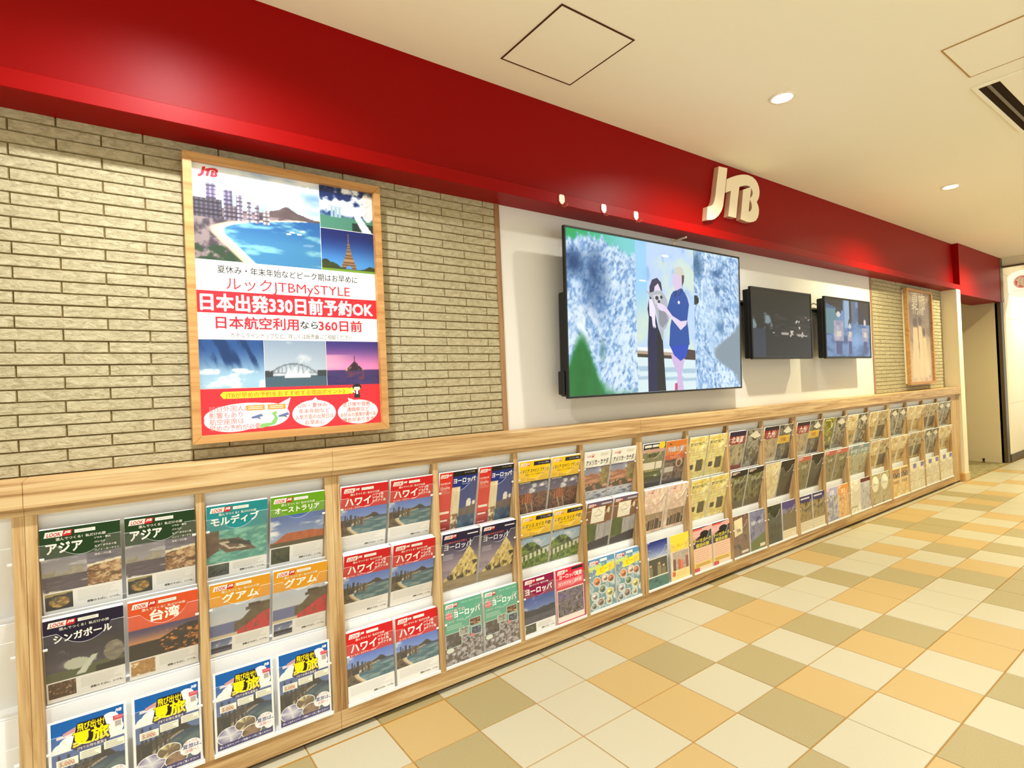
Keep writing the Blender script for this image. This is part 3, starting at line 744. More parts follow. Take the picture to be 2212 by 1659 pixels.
def c_natsu():
    a = Art(AW * .98, AH)
    a.rect(0, 0, 1, 1, (246, 246, 242)); L, R_, T, B = .035, .965, .025, .965
    a.rect(L, T, R_, .36, (10, 92, 168))
    for u, v, r in [(.78, .15, .12), (.16, .33, .12), (.26, .29, .14), (.45, .3, .14), (.84, .26, .12)]: a.ell(u, v, r, r * .62, (246, 246, 242))
    a.rect(L, .31, R_, .36, (244, 242, 236))
    a.poly([(.1, .18), (.36, .165), (.36, .2), (.1, .21)], (226, 216, 220)); a.poly([(.18, .16), (.34, .12), (.34, .17), (.18, .19)], (200, 150, 150))
    def ph(U, V): return ph_beach(U, .1 + V * .72) * .78
    a.img(L, .36, R_, B, ph, 56, 50)
    a.poly([(.36, .09), (.70, .09), (.78, .345), (.27, .345)], (30, 24, 30)); a.poly([(.27, .345), (.78, .345), (.74, .39), (.36, .39)], (44, 30, 84))
    Y = (255, 224, 0)
    a.text('飛び出せ!', .53, .14, .125, Y, .03, 'c', -.34, edge=((24, 18, 24), .035))
    a.text('夏旅', .53, .26, .24, Y, .035, 'c', -.46, edge=((24, 18, 24), .03))
    a.text('JTBでお得な夏旅を', .54, .367, .05, (240, 236, 246), .01, 'c', .38)
    a.jtb(.84, .055, .1, (250, 250, 250))
    a.rect(.82, .13, .95, .18, (214, 66, 84)); a.rect(.83, .18, .94, .26, (244, 240, 236)); a.rect(.845, .19, .925, .25, (178, 170, 166))
    for k, (u0, v0) in enumerate([(.09, .43), (.38, .405), (.69, .385)]):
        a.rect(u0, v0, u0 + .27, v0 + .085, (250, 246, 226)); a.lines(u0 + .02, v0 + .01, u0 + .26, v0 + .08, 4, (150, 140, 110), .006, k)
    a.text('5,000', .22, .475, .085, (206, 120, 90), .02, 'c', .2)
    for u, v, ru, rv, pal in [(.24, .82, .2, .1, [(206, 214, 224), (120, 110, 150), (226, 226, 230)]), (.5, .735, .17, .075, [(186, 172, 130), (112, 92, 64), (220, 206, 150)]), (.6, .86, .16, .08, [(84, 66, 52), (150, 120, 90), (60, 50, 40)])]:
        a.ell(u, v, ru + .012, rv + .009, (244, 242, 238))
        f = ph_mix(pal, int(u * 100), 4, 4)
        n = 30; uu = np.array([[0.0, .0]] + [[math.cos(2 * math.pi * k / n), math.sin(2 * math.pi * k / n)] for k in range(n)])
        cc = f(np.array([.5 + .5 * uu[:, 0]]), np.array([.5 + .5 * uu[:, 1]]))[0]
        a._add([a.P(u + ru * p[0], v + rv * p[1]) for p in uu], [(0, 1 + (k + 1) % n, 1 + k) for k in range(n)], np.clip(cc, 0, 255))
    for u, v, ru, rv in [(.84, .76, .14, .075), (.76, .8, .1, .06), (.9, .83, .09, .07)]: a.ell(u, v, ru, rv, (250, 248, 246))
    a.text('おトクな', .83, .715, .05, (216, 96, 90), .01, 'c'); a.text('夏旅は、', .84, .765, .085, (70, 70, 130), .02, 'c'); a.text('店頭へ！', .83, .82, .06, (216, 96, 90), .01, 'c')
    a.rect(L, .9, R_, B, (44, 34, 104)); a.text('詳しくはキャンペーン特設ページをご覧ください！', .5, .932, .045, (240, 238, 248), .015, 'c', .86)
    return a
def c_eur_red():
    a = Art(AW, AH); a.rect(0, 0, 1, 1, (186, 20, 24)); a.rect(0, 0, .34, 1, (216, 48, 34)); a.rect(0, .78, .34, 1, (176, 10, 20))
    a.img(.34, .08, 1, 1, ph_street, 44, 56); a.rect(.34, 0, 1, .085, (20, 16, 18))
    a.look(.02, .03, .3); a.text('Quality', .16, .25, .085, (252, 226, 216), .01, 'c'); a.text('心に残る旅', .16, .18, .05, (252, 226, 216), .01, 'c')
    a.text('ヨーロッパ', .37, .16, .14, (250, 250, 250), .035, 'l', -.58); a.text('2024-2025', .6, .225, .04, (206, 214, 240))
    a.text('ヨーロッパの旅', .92, .035, .04, (220, 214, 200), .0, 'r')
    a.lines(.03, .28, .3, .36, 4, (240, 160, 140), .006, 2); a.rect(.04, .66, .3, .70, (250, 240, 230)); a.rect(.04, .80, .27, .83, (250, 230, 220)); a.rect(.03, .95, .25, .965, (240, 200, 190))
    return a
def c_eur_navy():
    a = Art(AW, AH); a.img(0, 0, 1, 1, ph_montmichel, 64, 80); a.rect(0, 0, 1, .10, (28, 22, 60))
    a.look(.05, .03, .32); a.text('ビジネスクラスで行く', .08, .165, .06, (230, 110, 90), .02, 'l', .6); a.text('ヨーロッパ', .07, .235, .16, (244, 242, 250), .02, 'l', -.72)
    a.lines(.05, .36, .34, .46, 5, (214, 208, 224), .006, 4); a.rect(.66, .055, .95, .075, (236, 232, 240))
    return a
def c_eur_teal():
    a = Art(AW, AH); a.rect(0, 0, 1, 1, (98, 168, 140))
    a.img(0, .58, 1, 1, ph_mix([(206, 204, 206), (120, 106, 98), (196, 190, 188), (70, 60, 54)], 411, 6, 5), 50, 34)
    a.look(.03, .03, .32, (190, 40, 60)); a.text('はじめての', .06, .15, .1, (246, 206, 206), .01, 'l', .5); a.ell(.13, .22, .09, .055, (232, 110, 120)); a.text('わくわく', .13, .22, .05, WHT, .01, 'c')
    a.text('ヨーロッパ', .25, .215, .16, (250, 250, 246), .035, 'l', -.7); a.text('フランス・イタリア・スイス', .95, .05, .04, (230, 244, 236), .01, 'r')
    a.text('イギリス　スペイン　ドイツ', .06, .31, .05, (226, 242, 230), .01, 'l', .8); a.lines(.05, .36, .6, .44, 3, (196, 226, 206), .008, 6)
    for u0, v0, u1, v1, p in [(.02, .5, .42, .72, [(70, 64, 60), (112, 100, 88), (150, 150, 170)]), (.38, .46, .62, .57, [(120, 108, 90), (190, 186, 176), (90, 96, 120)]), (.66, .36, .95, .47, [(222, 150, 96), (110, 76, 54), (230, 190, 140)]), (.7, .5, .96, .62, [(206, 206, 214), (90, 96, 110), (160, 160, 170)])]:
        a.rect(u0 - .012, v0 - .008, u1 + .012, v1 + .008, (214, 232, 222)); a.img(u0, v0, u1, v1, ph_mix(p, int(u0 * 90) + 3, 4, 4), 16, 14)
    a.ell(.12, .76, .1, .035, (226, 234, 220)); a.ell(.72, .62, .05, .02, (236, 120, 120))
    return a
def c_yellow(title, photo):
    a = Art(AW, AH); a.rect(0, 0, 1, 1, (250, 206, 20)); a.img(0, .41, 1, 1, photo, 60, 44)
    a.rect(0, .385, 1, .425, (40, 36, 44)); a.rect(.45, .02, 1, .095, (34, 30, 50)); a.look(.04, .03, .3, (226, 130, 20))
    a.text(title, .5, .185, .12, (50, 40, 20), .02, 'c', -.92); a.text('周遊ヨーロッパの旅 8日間', .5, .255, .05, (130, 100, 20), .01, 'c', .8)
    a.text('Enjoy', .42, .34, .12, (170, 130, 10), .0, 'c'); a.lines(.66, .3, .96, .37, 4, (222, 172, 20), .006, 8); a.lines(.04, .3, .26, .37, 4, (222, 172, 20), .006, 9)
    a.text('ヨーロッパ周遊', .94, .055, .05, (220, 214, 220), .0, 'r', .4); a.lines(.05, .395, .42, .415, 1, (236, 232, 230), .01, 1)
    return a
def c_ita(): return c_yellow('イタリア スペイン フランス', ph_duomo)
def c_uk(): return c_yellow('イギリス スイス 中欧', ph_cottages)
def c_magenta():
    return c_look((140, 8, 70), 'ヨーロッパ', ph_land((60, 90, 170), (200, 206, 220), (84, 88, 96), (120, 116, 130), .5, 421), ph_mix([(120, 110, 80), (90, 90, 70), (200, 190, 170)], 422), .17, .06, .23, .34, .79, .86)
def c_pink():
    a = Art(AW, AH); a.rect(0, 0, 1, 1, (222, 36, 66)); a.rect(.03, .38, .97, .97, (246, 232, 226))
    a.look(.06, .03, .38); a.rect(.56, .02, .96, .07, (40, 26, 40)); a.text('ヨーロッパ周遊', .12, .15, .13, (252, 240, 236), .03, 'l', -.8); a.rect(.05, .22, .95, .33, (236, 120, 130)); a.text('ランドクルーズの旅', .5, .275, .09, (252, 246, 240), .02, 'c', -.8)
    for u0, v0, u1, v1, s_ in [(.05, .4, .5, .64, 431), (.5, .4, .95, .64, 432), (.05, .64, .5, .87, 433), (.5, .64, .95, .87, 434)]:
        a.img(u0, v0, u1, v1, ph_mix([(196, 190, 196), (84, 74, 70), (150, 140, 140), (112, 92, 150)], s_, 4, 4), 20, 18)
    return a
def c_usa():
    a = Art(AW, AH); a.rect(0, 0, 1, .31, (246, 244, 236)); a.img(0, .31, 1, .8, ph_canyon, 56, 36); a.img(0, .8, 1, 1, ph_mix([(34, 40, 70), (206, 208, 214), (120, 130, 150)], 441, 3, 5), 40, 16)
    a.look(.05, .05, .3, (190, 50, 50)); a.text('アメリカ・カナダ', .07, .215, .17, (40, 32, 24), .035, 'l', -.86, rot=.0); a.lines(.6, .04, .95, .1, 3, (190, 180, 160), .006, 3); a.rect(0, .31, 1, .34, (96, 84, 110))
    return a
def c_can():
    a = Art(AW, AH); a.img(0, 0, 1, 1, ph_canada, 60, 76); a.rect(0, 0, 1, .1, (112, 96, 120)); a.look(.05, .04, .3); a.rect(.55, .05, .95, .08, (214, 208, 214))
    a.rect(.2, .12, .72, .44, (250, 246, 232))
    leaf = [(0, -1), (.16, -.66), (.34, -.74), (.28, -.3), (.5, -.46), (.56, -.32), (.86, -.36), (.74, -.1), (.84, 0), (.42, .3), (.46, .44), (.05, .38), (.05, .72)]
    leaf = leaf + [(-x, y) for x, y in leaf[::-1][:-1]]
    a.poly([(.46 + .2 * x, .27 + .13 * y) for x, y in leaf], (206, 192, 150)); a.poly([(.46 + .17 * x, .272 + .108 * y) for x, y in leaf], (250, 246, 232))
    a.text('CANADA', .46, .29, .06, (120, 100, 60), .01, 'c'); a.ell(.86, .22, .05, .06, (236, 226, 196))
    return a
def c_sea():
    a = Art(AW, AH); a.img(0, 0, 1, 1, ph_mix([(150, 190, 206), (206, 222, 224), (120, 160, 170), (226, 232, 222)], 451, 4, 6), 50, 60)
    a.rect(0, 0, 1, .1, (96, 150, 196)); a.look(.04, .04, .34); a.rect(.44, .03, .72, .08, (240, 240, 240))
    a.poly([(.3, .2), (1, .13), (1, .29), (.3, .34)], (246, 226, 40)); a.poly([(.02, .15), (.5, .12), (.5, .2), (.02, .24)], (206, 220, 120)); a.text('ビーチ', .66, .235, .16, (214, 170, 30), .03, 'c', .5, rot=.06); a.rect(.16, .2, .26, .3, (120, 150, 190))
    R = random.Random(5)
    for u, v, r, c in [(.3, .45, .13, (226, 140, 90)), (.62, .42, .12, (230, 200, 180)), (.845, .46, .12, (190, 120, 90)), (.5, .62, .12, (120, 140, 120)), (.2, .72, .12, (206, 196, 200)), (.78, .72, .13, (222, 206, 120)), (.42, .86, .12, (150, 130, 120)), (.74, .88, .1, (196, 186, 150)), (.16, .9, .1, (140, 150, 150))]:
        a.ell(u, v, r + .02, (r + .02) * .6, (244, 242, 234)); a.ell(u, v, r, r * .58, c); a.ell(u + .02, v + .02, r * .6, r * .3, tuple(x * .6 for x in c)); a.ell(u - .03, v - .02, r * .45, r * .2, tuple(min(255, x * 1.25) for x in c))
    return a
def c_gen(pal, seed, head=None, hv=.22, title=None, tcol=WHT, tsz=.16, foot=None, fv=.85, sx=4, sy=5, extra=None, w=AW, h=AH, logo=True, look_red=(200, 40, 44)):
    """smaller brochure seen further along the rack"""
    a = Art(w, h); a.img(0, 0, 1, 1, ph_mix(pal, seed, sx, sy), 30, 40)
    if head: a.rect(0, 0, 1, hv, head)
    if foot: a.rect(0, fv, 1, 1, foot); a.lines(.06, fv + .03, .94, .97, 3, tuple(x * .7 for x in foot), .008, seed)
    if logo: a.look(.05, .03, .32, look_red)
    if title: a.text(title, .5, hv * .62 if head else .2, tsz, tcol, .03, 'c', .9)
    if extra: extra(a)
    return a
def x_page(a):
    a.text('旅のおすすめプラン', .5, .17, .12, (70, 56, 34), .03, 'c', .86); a.lines(.06, .05, .9, .1, 2, (226, 190, 60), .014, 2)
    for v in (.30, .36, .42, .48): a.lines(.08, v, .9, v + .03, 2, (214, 190, 110), .006, int(v * 90))
    a.img(.5, .56, .86, .84, ph_mix([(70, 62, 44), (120, 108, 76), (44, 40, 30)], 461, 4, 4), 14, 16); a.img(.14, .66, .36, .78, ph_mix([(90, 78, 54), (60, 50, 36)], 462, 4, 4), 8, 8); a.lines(.1, .87, .9, .94, 3, (200, 176, 100), .006, 5)
def c_page(): return c_gen([(246, 230, 150), (250, 238, 180)], 460, extra=x_page, logo=False)
def x_pinkp(a):
    a.img(.14, .56, .95, .94, ph_people((214, 190, 160), (120, 84, 60), 471, 7), 34, 22); a.text('卒業旅行', .5, .34, .17, (214, 170, 150), .0, 'c'); a.lines(.1, .14, .9, .2, 2, (226, 176, 160), .006, 3); a.line([(.74, .34), (.96, .14)], .004, (170, 120, 80))
def c_pinkp(): return c_gen([(246, 222, 208), (250, 232, 216)], 470, extra=x_pinkp)
def x_olive(a):
    a.rect(0, 0, 1, .12, (44, 38, 50)); a.rect(.05, .03, .36, .085, (240, 236, 232)); a.rect(.4, .03, .68, .085, (240, 236, 232)); a.ell(.84, .06, .15, .085, (246, 214, 50)); a.rect(0, .13, 1, .2, (206, 160, 150)); a.text('国内旅行', .5, .27, .13, (60, 60, 40), .03, 'c', .8)
    a.rect(.02, .42, .62, .58, (242, 236, 220)); a.rect(.66, .42, .95, .58, (242, 236, 220)); a.img(.1, .63, 1, .93, ph_land((90, 100, 50), (140, 150, 70), (70, 84, 30), (30, 34, 14), .6, 481), 26, 18); a.rect(0, .93, 1, 1, (28, 24, 20))
def c_olive(): return c_gen([(196, 190, 120), (150, 146, 110), (220, 210, 150)], 480, extra=x_olive, logo=False)
def x_orange(a):
    a.rect(0, 0, 1, .44, (222, 128, 50)); a.rect(0, .33, 1, .44, (216, 92, 48)); a.text('JAL', .14, .07, .1, INK, .02); a.text('沖縄の旅', .5, .2, .2, (200, 206, 216), .04, 'c', .84); a.text('ファミリー', .5, .385, .1, (250, 216, 180), .02, 'c', .8); a.ell(.75, .52, .17, .11, (206, 170, 140)); a.ell(.75, .54, .1, .07, (96, 60, 44)); a.rect(.06, .6, .5, .72, (206, 200, 190)); a.rect(0, .92, 1, 1, (50, 44, 44))
def c_orange(): return c_gen([(90, 76, 70), (150, 130, 120), (60, 50, 50), (190, 176, 160)], 490, extra=x_orange, logo=False)
def x_sky(a):
    a.img(0, 0, 1, .36, lambda U, V: sky(U, V, (40, 56, 140), (196, 206, 228), 501, .45, 2.4), 30, 20); a.img(.04, .38, .96, .74, ph_people((84, 84, 44), (150, 140, 100), 503, 3), 30, 22); a.rect(0, .36, 1, .38, (236, 232, 220)); a.rect(0, .74, 1, .765, (236, 232, 220)); a.img(0, .765, 1, 1, ph_mix([(50, 110, 110), (80, 140, 130), (40, 96, 100)], 504, 3, 3), 20, 12)
def c_sky(): return c_gen([(200, 200, 200), (190, 190, 190)], 500, extra=x_sky, logo=False, w=.19)
def x_yelp(a):
    a.rect(0, 0, 1, .36, (246, 216, 70)); a.text('いい旅いい夢', .5, .25, .13, (216, 160, 20), .02, 'c', .86); a.img(.1, .38, .95, .78, ph_people((232, 214, 200), (186, 110, 80), 511, 4), 30, 22); a.rect(0, .78, 1, 1, (250, 226, 150)); a.rect(.06, .8, .22, .9, (226, 90, 60)); a.lines(.28, .82, .9, .93, 4, (230, 186, 90), .006, 3)
def c_yelp(): return c_gen([(240, 226, 206), (236, 220, 190)], 510, extra=x_yelp, logo=False, w=.19)
def x_blackp(a):
    a.rect(0, 0, 1, .46, (26, 20, 24)); a.poly([(0, .06), (1, 0), (1, .1), (.7, .16), (.35, .2), (0, .27)], (240, 176, 170)); a.ell(.62, .17, .24, .075, (22, 18, 22)); a.rect(.02, .02, .5, .06, (226, 90, 90))
    a.text('テーマパーク', .5, .3, .15, (246, 222, 30), .035, 'c', -.92); a.text('宿泊の旅', .5, .405, .13, (246, 222, 30), .03, 'c', -.7); a.rect(.02, .46, .98, .80, (248, 206, 176)); a.lines(.08, .49, .92, .78, 6, (206, 140, 110), .008, 4); a.rect(0, .8, 1, .9, (246, 206, 90)); a.lines(.1, .82, .94, .89, 2, (120, 90, 30), .012, 7); a.rect(.02, .9, .3, 1, (216, 60, 50)); a.rect(.3, .9, 1, 1, (250, 220, 196))
def c_blackp(): return c_gen([(240, 200, 170), (236, 190, 160)], 520, extra=x_blackp, logo=False)
def c_hokk(): return c_gen([(150, 140, 110), (196, 186, 156), (110, 96, 70)], 530, (150, 24, 24), .34, '北海道', (248, 236, 226), .24, (150, 50, 40), .88, extra=lambda a: a.rect(0, 0, 1, .12, (40, 20, 60)))
def c_kyu(): return c_gen([(170, 140, 110), (206, 190, 160), (130, 100, 70)], 531, (160, 30, 26), .34, '九州', (248, 236, 226), .28, (226, 216, 190), .88, extra=lambda a: a.rect(0, 0, 1, .1, (40, 20, 40)))
def c_greyw(s): return c_gen([(150, 148, 140), (190, 186, 174), (84, 78, 60), (214, 206, 180)], s, extra=lambda a: a.poly([(.2, .16), (.6, .04), (.95, .2), (.6, .26)], (236, 230, 206)), logo=False)
def x_yblk(a): a.rect(0, .3, .9, .52, (240, 200, 40)); a.poly([(.3, .18), (.6, .04), (.95, .2), (.6, .26)], (240, 236, 220)); a.text('沖縄', .4, .41, .2, (200, 120, 30), .03, 'c')
def c_yblk(): return c_gen([(130, 126, 120), (90, 84, 70), (170, 164, 150), (60, 54, 44)], 540, extra=x_yblk, logo=False)
def c_forest(): return c_gen([(60, 60, 30), (110, 104, 50), (160, 156, 110), (40, 38, 24)], 550, (30, 30, 28), .16, None, foot=(96, 84, 54), fv=.82, extra=lambda a: (a.text('温泉', .4, .27, .17, (200, 196, 170), .02, 'c'), a.rect(.1, .02, .5, .06, (190, 186, 180))))
def c_white(): return c_gen([(244, 230, 190), (248, 236, 200)], 560, logo=False, extra=lambda a: a.lines(.1, .1, .9, .9, 14, (226, 206, 160), .006, 3))
def c_blackb(): return c_gen([(44, 40, 34), (64, 58, 48), (36, 32, 28)], 570, logo=False, extra=lambda a: a.rect(.3, .4, .7, .43, (90, 80, 60)))
def c_purple(): return c_gen([(112, 110, 150), (150, 150, 176), (84, 84, 124)], 580, logo=False, extra=lambda a: (a.text('尾瀬ハイキング', .5, .3, .15, (226, 226, 240), .03, 'c', .8), a.poly([(0, .78), (1, .58), (1, .98), (0, 1)], (100, 112, 50)), a.rect(.62, .86, .96, .94, (236, 226, 200))))
def c_brownl(): return c_gen([(120, 100, 90), (150, 120, 100), (90, 80, 80)], 581, logo=False, extra=lambda a: (a.poly([(.1, .1), (.6, .06), (.6, .45), (.1, .5)], (236, 220, 180)), a.text('特集', .35, .36, .12, (90, 70, 40), .02, 'c'), a.rect(.5, .88, .92, .94, (230, 220, 200))))
def c_violet(): return c_gen([(96, 84, 140), (150, 140, 176), (120, 110, 90)], 582, (84, 70, 130), .2, logo=False, foot=(246, 230, 196), fv=.76, extra=lambda a: a.poly([(0, .34), (1, .22), (1, .76), (0, .76)], (112, 96, 64)))
def c_lodge(): return c_gen([(84, 76, 40), (170, 150, 100), (60, 50, 30)], 583, (60, 50, 100), .2, logo=False, foot=(236, 222, 190), fv=.72, extra=lambda a: a.rect(.1, .06, .8, .1, (220, 216, 230)))
def c_darkg(): return c_gen([(44, 44, 36), (80, 84, 60), (30, 30, 26)], 584, logo=False)
def c_green(): return c_gen([(150, 160, 50), (196, 190, 70), (110, 120, 40), (220, 206, 130)], 590, logo=False, extra=lambda a: (a.rect(.1, .04, .6, .08, (230, 220, 120)), a.rect(.1, .84, .9, .94, (40, 30, 24))))
def c_redteal(): return c_gen([(120, 112, 80), (160, 150, 110), (96, 100, 84)], 591, (206, 110, 96), .14, None, extra=lambda a: a.text('信州', .5, .3, .2, (200, 196, 170), .02, 'c'))
def c_teal(): return c_gen([(150, 176, 170), (206, 206, 180), (170, 130, 100)], 592, (130, 160, 164), .3, '秋の旅', (236, 236, 220), .2)
def c_lilac(): return c_gen([(190, 190, 206), (160, 160, 190), (214, 210, 214), (130, 120, 110)], 593, (176, 176, 214), .24, '北陸', (240, 240, 248), .2)
def c_tanw(): return c_gen([(222, 176, 110), (236, 196, 140), (190, 130, 80)], 594, (226, 150, 70), .3, '東北', (250, 226, 190), .2)
def c_arch(): return c_gen([(236, 230, 214), (244, 238, 222)], 595, logo=False, extra=lambda a: (a.ell(.55, .5, .4, .4, (226, 216, 196)), a.rect(.1, .8, .7, .83, (140, 130, 110))))
def c_greyb(): return c_gen([(170, 170, 180), (206, 204, 206), (140, 140, 156)], 596, (96, 30, 30), .12, None, logo=False)
def c_cream(s, dark=False):
    p = [(232, 214, 160), (244, 230, 190), (206, 180, 120)] if not dark else [(150, 140, 110), (206, 190, 150), (90, 78, 54)]
    def f(): return c_gen(p, s, logo=s % 2 == 0, extra=lambda a: (a.lines(.1, .05, .9, .22, 3, (176, 140, 80), .014, s), a.img(.1, .5, .9, .9, ph_mix([p[0], p[2], (96, 80, 50)], s + 1, 4, 4), 16, 14)))
    return f
def c_greenc(): return c_gen([(150, 140, 96), (196, 186, 150), (96, 84, 60)], 620, logo=False, extra=lambda a: (a.ell(.4, .32, .38, .26, (244, 240, 220)), a.text('うまいもの', .4, .33, .12, (90, 120, 60), .02, 'c', .6)))
def c_fam(): return c_gen([(244, 226, 176), (236, 206, 140), (250, 238, 206)], 621, logo=False, extra=lambda a: (a.img(.05, .05, .95, .36, ph_people((214, 180, 130), (120, 80, 50), 623, 5), 20, 12), a.text('家族旅行', .5, .5, .18, (150, 96, 50), .03, 'c')))
def c_whiteb(s): return lambda: c_gen([(244, 238, 220), (236, 226, 200), (220, 210, 190)], s, logo=False, extra=lambda a: (a.rect(.5, .04, .95, .2, (120, 124, 170)), a.lines(.1, .3, .9, .6, 4, (196, 180, 150), .012, s), a.rect(.1, .64, .9, .66, (190, 160, 90))))
# ------------------------------------------------------------------ floor
FLOOR = ["GCOGCCOCCGCGCOGCCCGOOCOCGCCOCC", "COGCCOGCOOCCGCCOCOGGCCGOGOCCO", "CCOCCOCGCGCOOGOCGOCOCOCC", "OCCCOCGOCOGCCCGOCGCG", "CCOCCGCCOCOOCG", "OCCCGCOGCGC"]
def build_floor():
    bm = BM(); R = random.Random(11); t = 0.3; g = 0.0016
    box(bm, -4.5, 14.1, -5.1, 0.30, -0.03, -0.0022, mi=3)
    def tile(x0, x1, y0, y1, mi, z=0.0):
        b = 0.0018
        v = [bm.verts.new(p) for p in [(x0, y0, z - .003), (x1, y0, z - .003), (x1, y1, z - .003), (x0, y1, z - .003), (x0 + b, y0 + b, z), (x1 - b, y0 + b, z), (x1 - b, y1 - b, z), (x0 + b, y1 - b, z)]]
        for q in [(4, 5, 6, 7), (0, 1, 5, 4), (1, 2, 6, 5), (2, 3, 7, 6), (3, 0, 4, 7)]:
            f = bm.faces.new([v[i] for i in q]); f.material_index = mi
    for j in range(-1, 17):
        for i in range(-15, 47):
            if 0 <= j < len(FLOOR) and 0 <= i + 3 < len(FLOOR[j]): k = FLOOR[j][i + 3]
            else: k = R.choices('COG', (5, 3, 2))[0]
            if j == -1:
                if i > 24: continue
                k = 'C' if FLOOR[0][max(0, min(i + 4, 28))] != 'G' or i % 5 == 0 else 'G'
                tile(i * t + g, (i + 1) * t - g, 0.008, 0.30, 'COG'.index(k))
            else:
                tile(i * t + g, (i + 1) * t - g, -(j + 1) * t + g, -j * t - (g if j else .004), 'COG'.index(k))
    structure('floor', bm, [M['tileC'], M['tileO'], M['tileG'], M['grout']])
    bm = BM(); box(bm, 7.53, 9.40, 0.012, 3.2, -0.02, 0.002)
    tag(structure('floor_alcove', bm, M['carpet']), 'grey carpet in the doorway recess beyond the rack')
build_floor()

# ------------------------------------------------------------------ ceiling, walls, fascia
def build_shell():
    bm = BM(); box(bm, -4.5, 9.5, -5.1, 0.6, ZC, ZC + .1); box(bm, 9.5, 14.1, -5.1, 0.6, 3.02, 3.12)
    structure('ceiling', bm, M['ceil'])
    # header that drops across the corridor where the next shop begins
    bm = BM(); box(bm, 9.5, 9.56, -5.1, 0.02, 2.885, 3.02); structure('trim_1', bm, M['cream'])
    bm = BM(); box(bm, 9.46, 9.53, -5.1, 0.016, 2.862, 2.885, .003); structure('trim_2', bm, M['steel'])
    # brick wall: every brick of the half-bond courses, split faced
    def bricks(name, xa, xb):
        bm = BM(); R = random.Random(3); p, L, x0, g = .04121, .251, -1.439, .0010
        box(bm, xa, xb, .184, .30, 1.0, 2.42, mi=1)
        for r in range(-1, 30):
            z0 = 1.22 + r * p; ph = 0 if r % 2 else L / 2
            k = math.floor((xa - x0 - ph) / L)
            while x0 + ph + k * L < xb:
                a = max(xa, x0 + ph + k * L + g); b = min(xb, x0 + ph + (k + 1) * L - g); k += 1
                if b - a < .004: continue
                y = .178 + R.uniform(-.0022, .0014); c = .0022
                za, zb = z0 + g, z0 + p - g
                v = [bm.verts.new(q) for q in [(a, .188, za), (b, .188, za), (b, .188, zb), (a, .188, zb), (a + c, y, za + c), (b - c, y + R.uniform(-.001, .001), za + c), (b - c, y, zb - c), (a + c, y + R.uniform(-.001, .001), zb - c)]]
                for q in [(4, 5, 6, 7), (0, 1, 5, 4), (1, 2, 6, 5), (2, 3, 7, 6), (3, 0, 4, 7)]: bm.faces.new([v[i] for i in q])
        structure(name, bm, [M['brick'], M['joint']])
    bricks('wall_back', -4.5, .518); bricks('wall_far_back', 5.312, 7.41)
    bm = BM(); box(bm, .548, 5.268, .180, .30, 1.0, 2.42); structure('wall_panel', bm, M['panelw'])
    bm = BM(); box(bm, .516, .548, .172, .30, 1.0, 2.42, .002); structure('trim_3', bm, M['jamb_wood'])
    bm = BM(); box(bm, 5.268, 5.314, .176, .30, 1.0, 2.42, .002); structure('trim_4', bm, M['jamb_wood'])
    # red fascia: main face set back, lower lip in front, deeper block over the recess
    bm = BM(); box(bm, -4.5, 7.55, .080, .6, 2.45, 3.0); structure('trim_5', bm, M['red'])
    bm = BM(); box(bm, -4.5, 7.55, .015, .32, 2.405, 2.468, .002); structure('trim_6', bm, M['red'])
    bm = BM(); box(bm, 7.552, 9.40, .015, .36, 2.352, 3.0, .002); structure('trim_7', bm, M['red'])
    bm = BM(); box(bm, 9.36, 9.475, .010, .12, 2.352, 3.0, .002); structure('trim_8', bm, M['steel'])
    # column between rack and recess
    bm = BM(); box(bm, 7.405, 7.55, .016, .6, .10, 2.405, .002); structure('wall_column', bm, M['cream'])
    bm = BM(); box(bm, 7.395, 7.556, .008, .2, .0, .10, .003); structure('baseboard_column', bm, M['skirt'])
    # recess: right wall, back wall, left wall, ceiling
    bm = BM(); box(bm, 9.335, 9.44, .06, 3.2, 0, 2.6); structure('wall_recess_right', bm, M['alcove'])
    bm = BM(); box(bm, 7.45, 9.44, 3.2, 3.3, 0, 2.6); structure('wall_recess_back', bm, M['alcove'])
    bm = BM(); box(bm, 7.50, 7.548, .6, 3.2, 0, 2.6); structure('wall_recess_left', bm, M['alcove'])
    bm = BM(); box(bm, 7.45, 9.44, .36, 3.3, 2.42, 2.5); structure('ceiling_recess', bm, M['cream'])
    # bronze jamb at the end of the recess, then the neighbour's pale wall
    bm = BM(); box(bm, 9.335, 9.475, .018, .09, 0, 2.352, .003); structure('trim_9', bm, M['steel'])
    bm = BM(); box(bm, 9.475, 14.1, .03, .2, .11, 3.02, mi=0)
    R = random.Random(2)
    zs = [(.11, .86), (.86, 2.125), (2.125, 2.775), (2.775, 3.0)]
    for a, b in zs:
        x = 9.56
        for k in range(7):
            w = [.70, .66, .72, .70, .68, .7, .7][k]
            box(bm, x + .002, x + w - .002, .02, .034, a + .002, b - .002, .001); x += w
    structure('wall_shop', bm, M['shop'])
    bm = BM(); box(bm, 9.475, 14.1, .008, .1, 0, .112, .002); structure('baseboard_shop', bm, M['steel'])
build_shell()

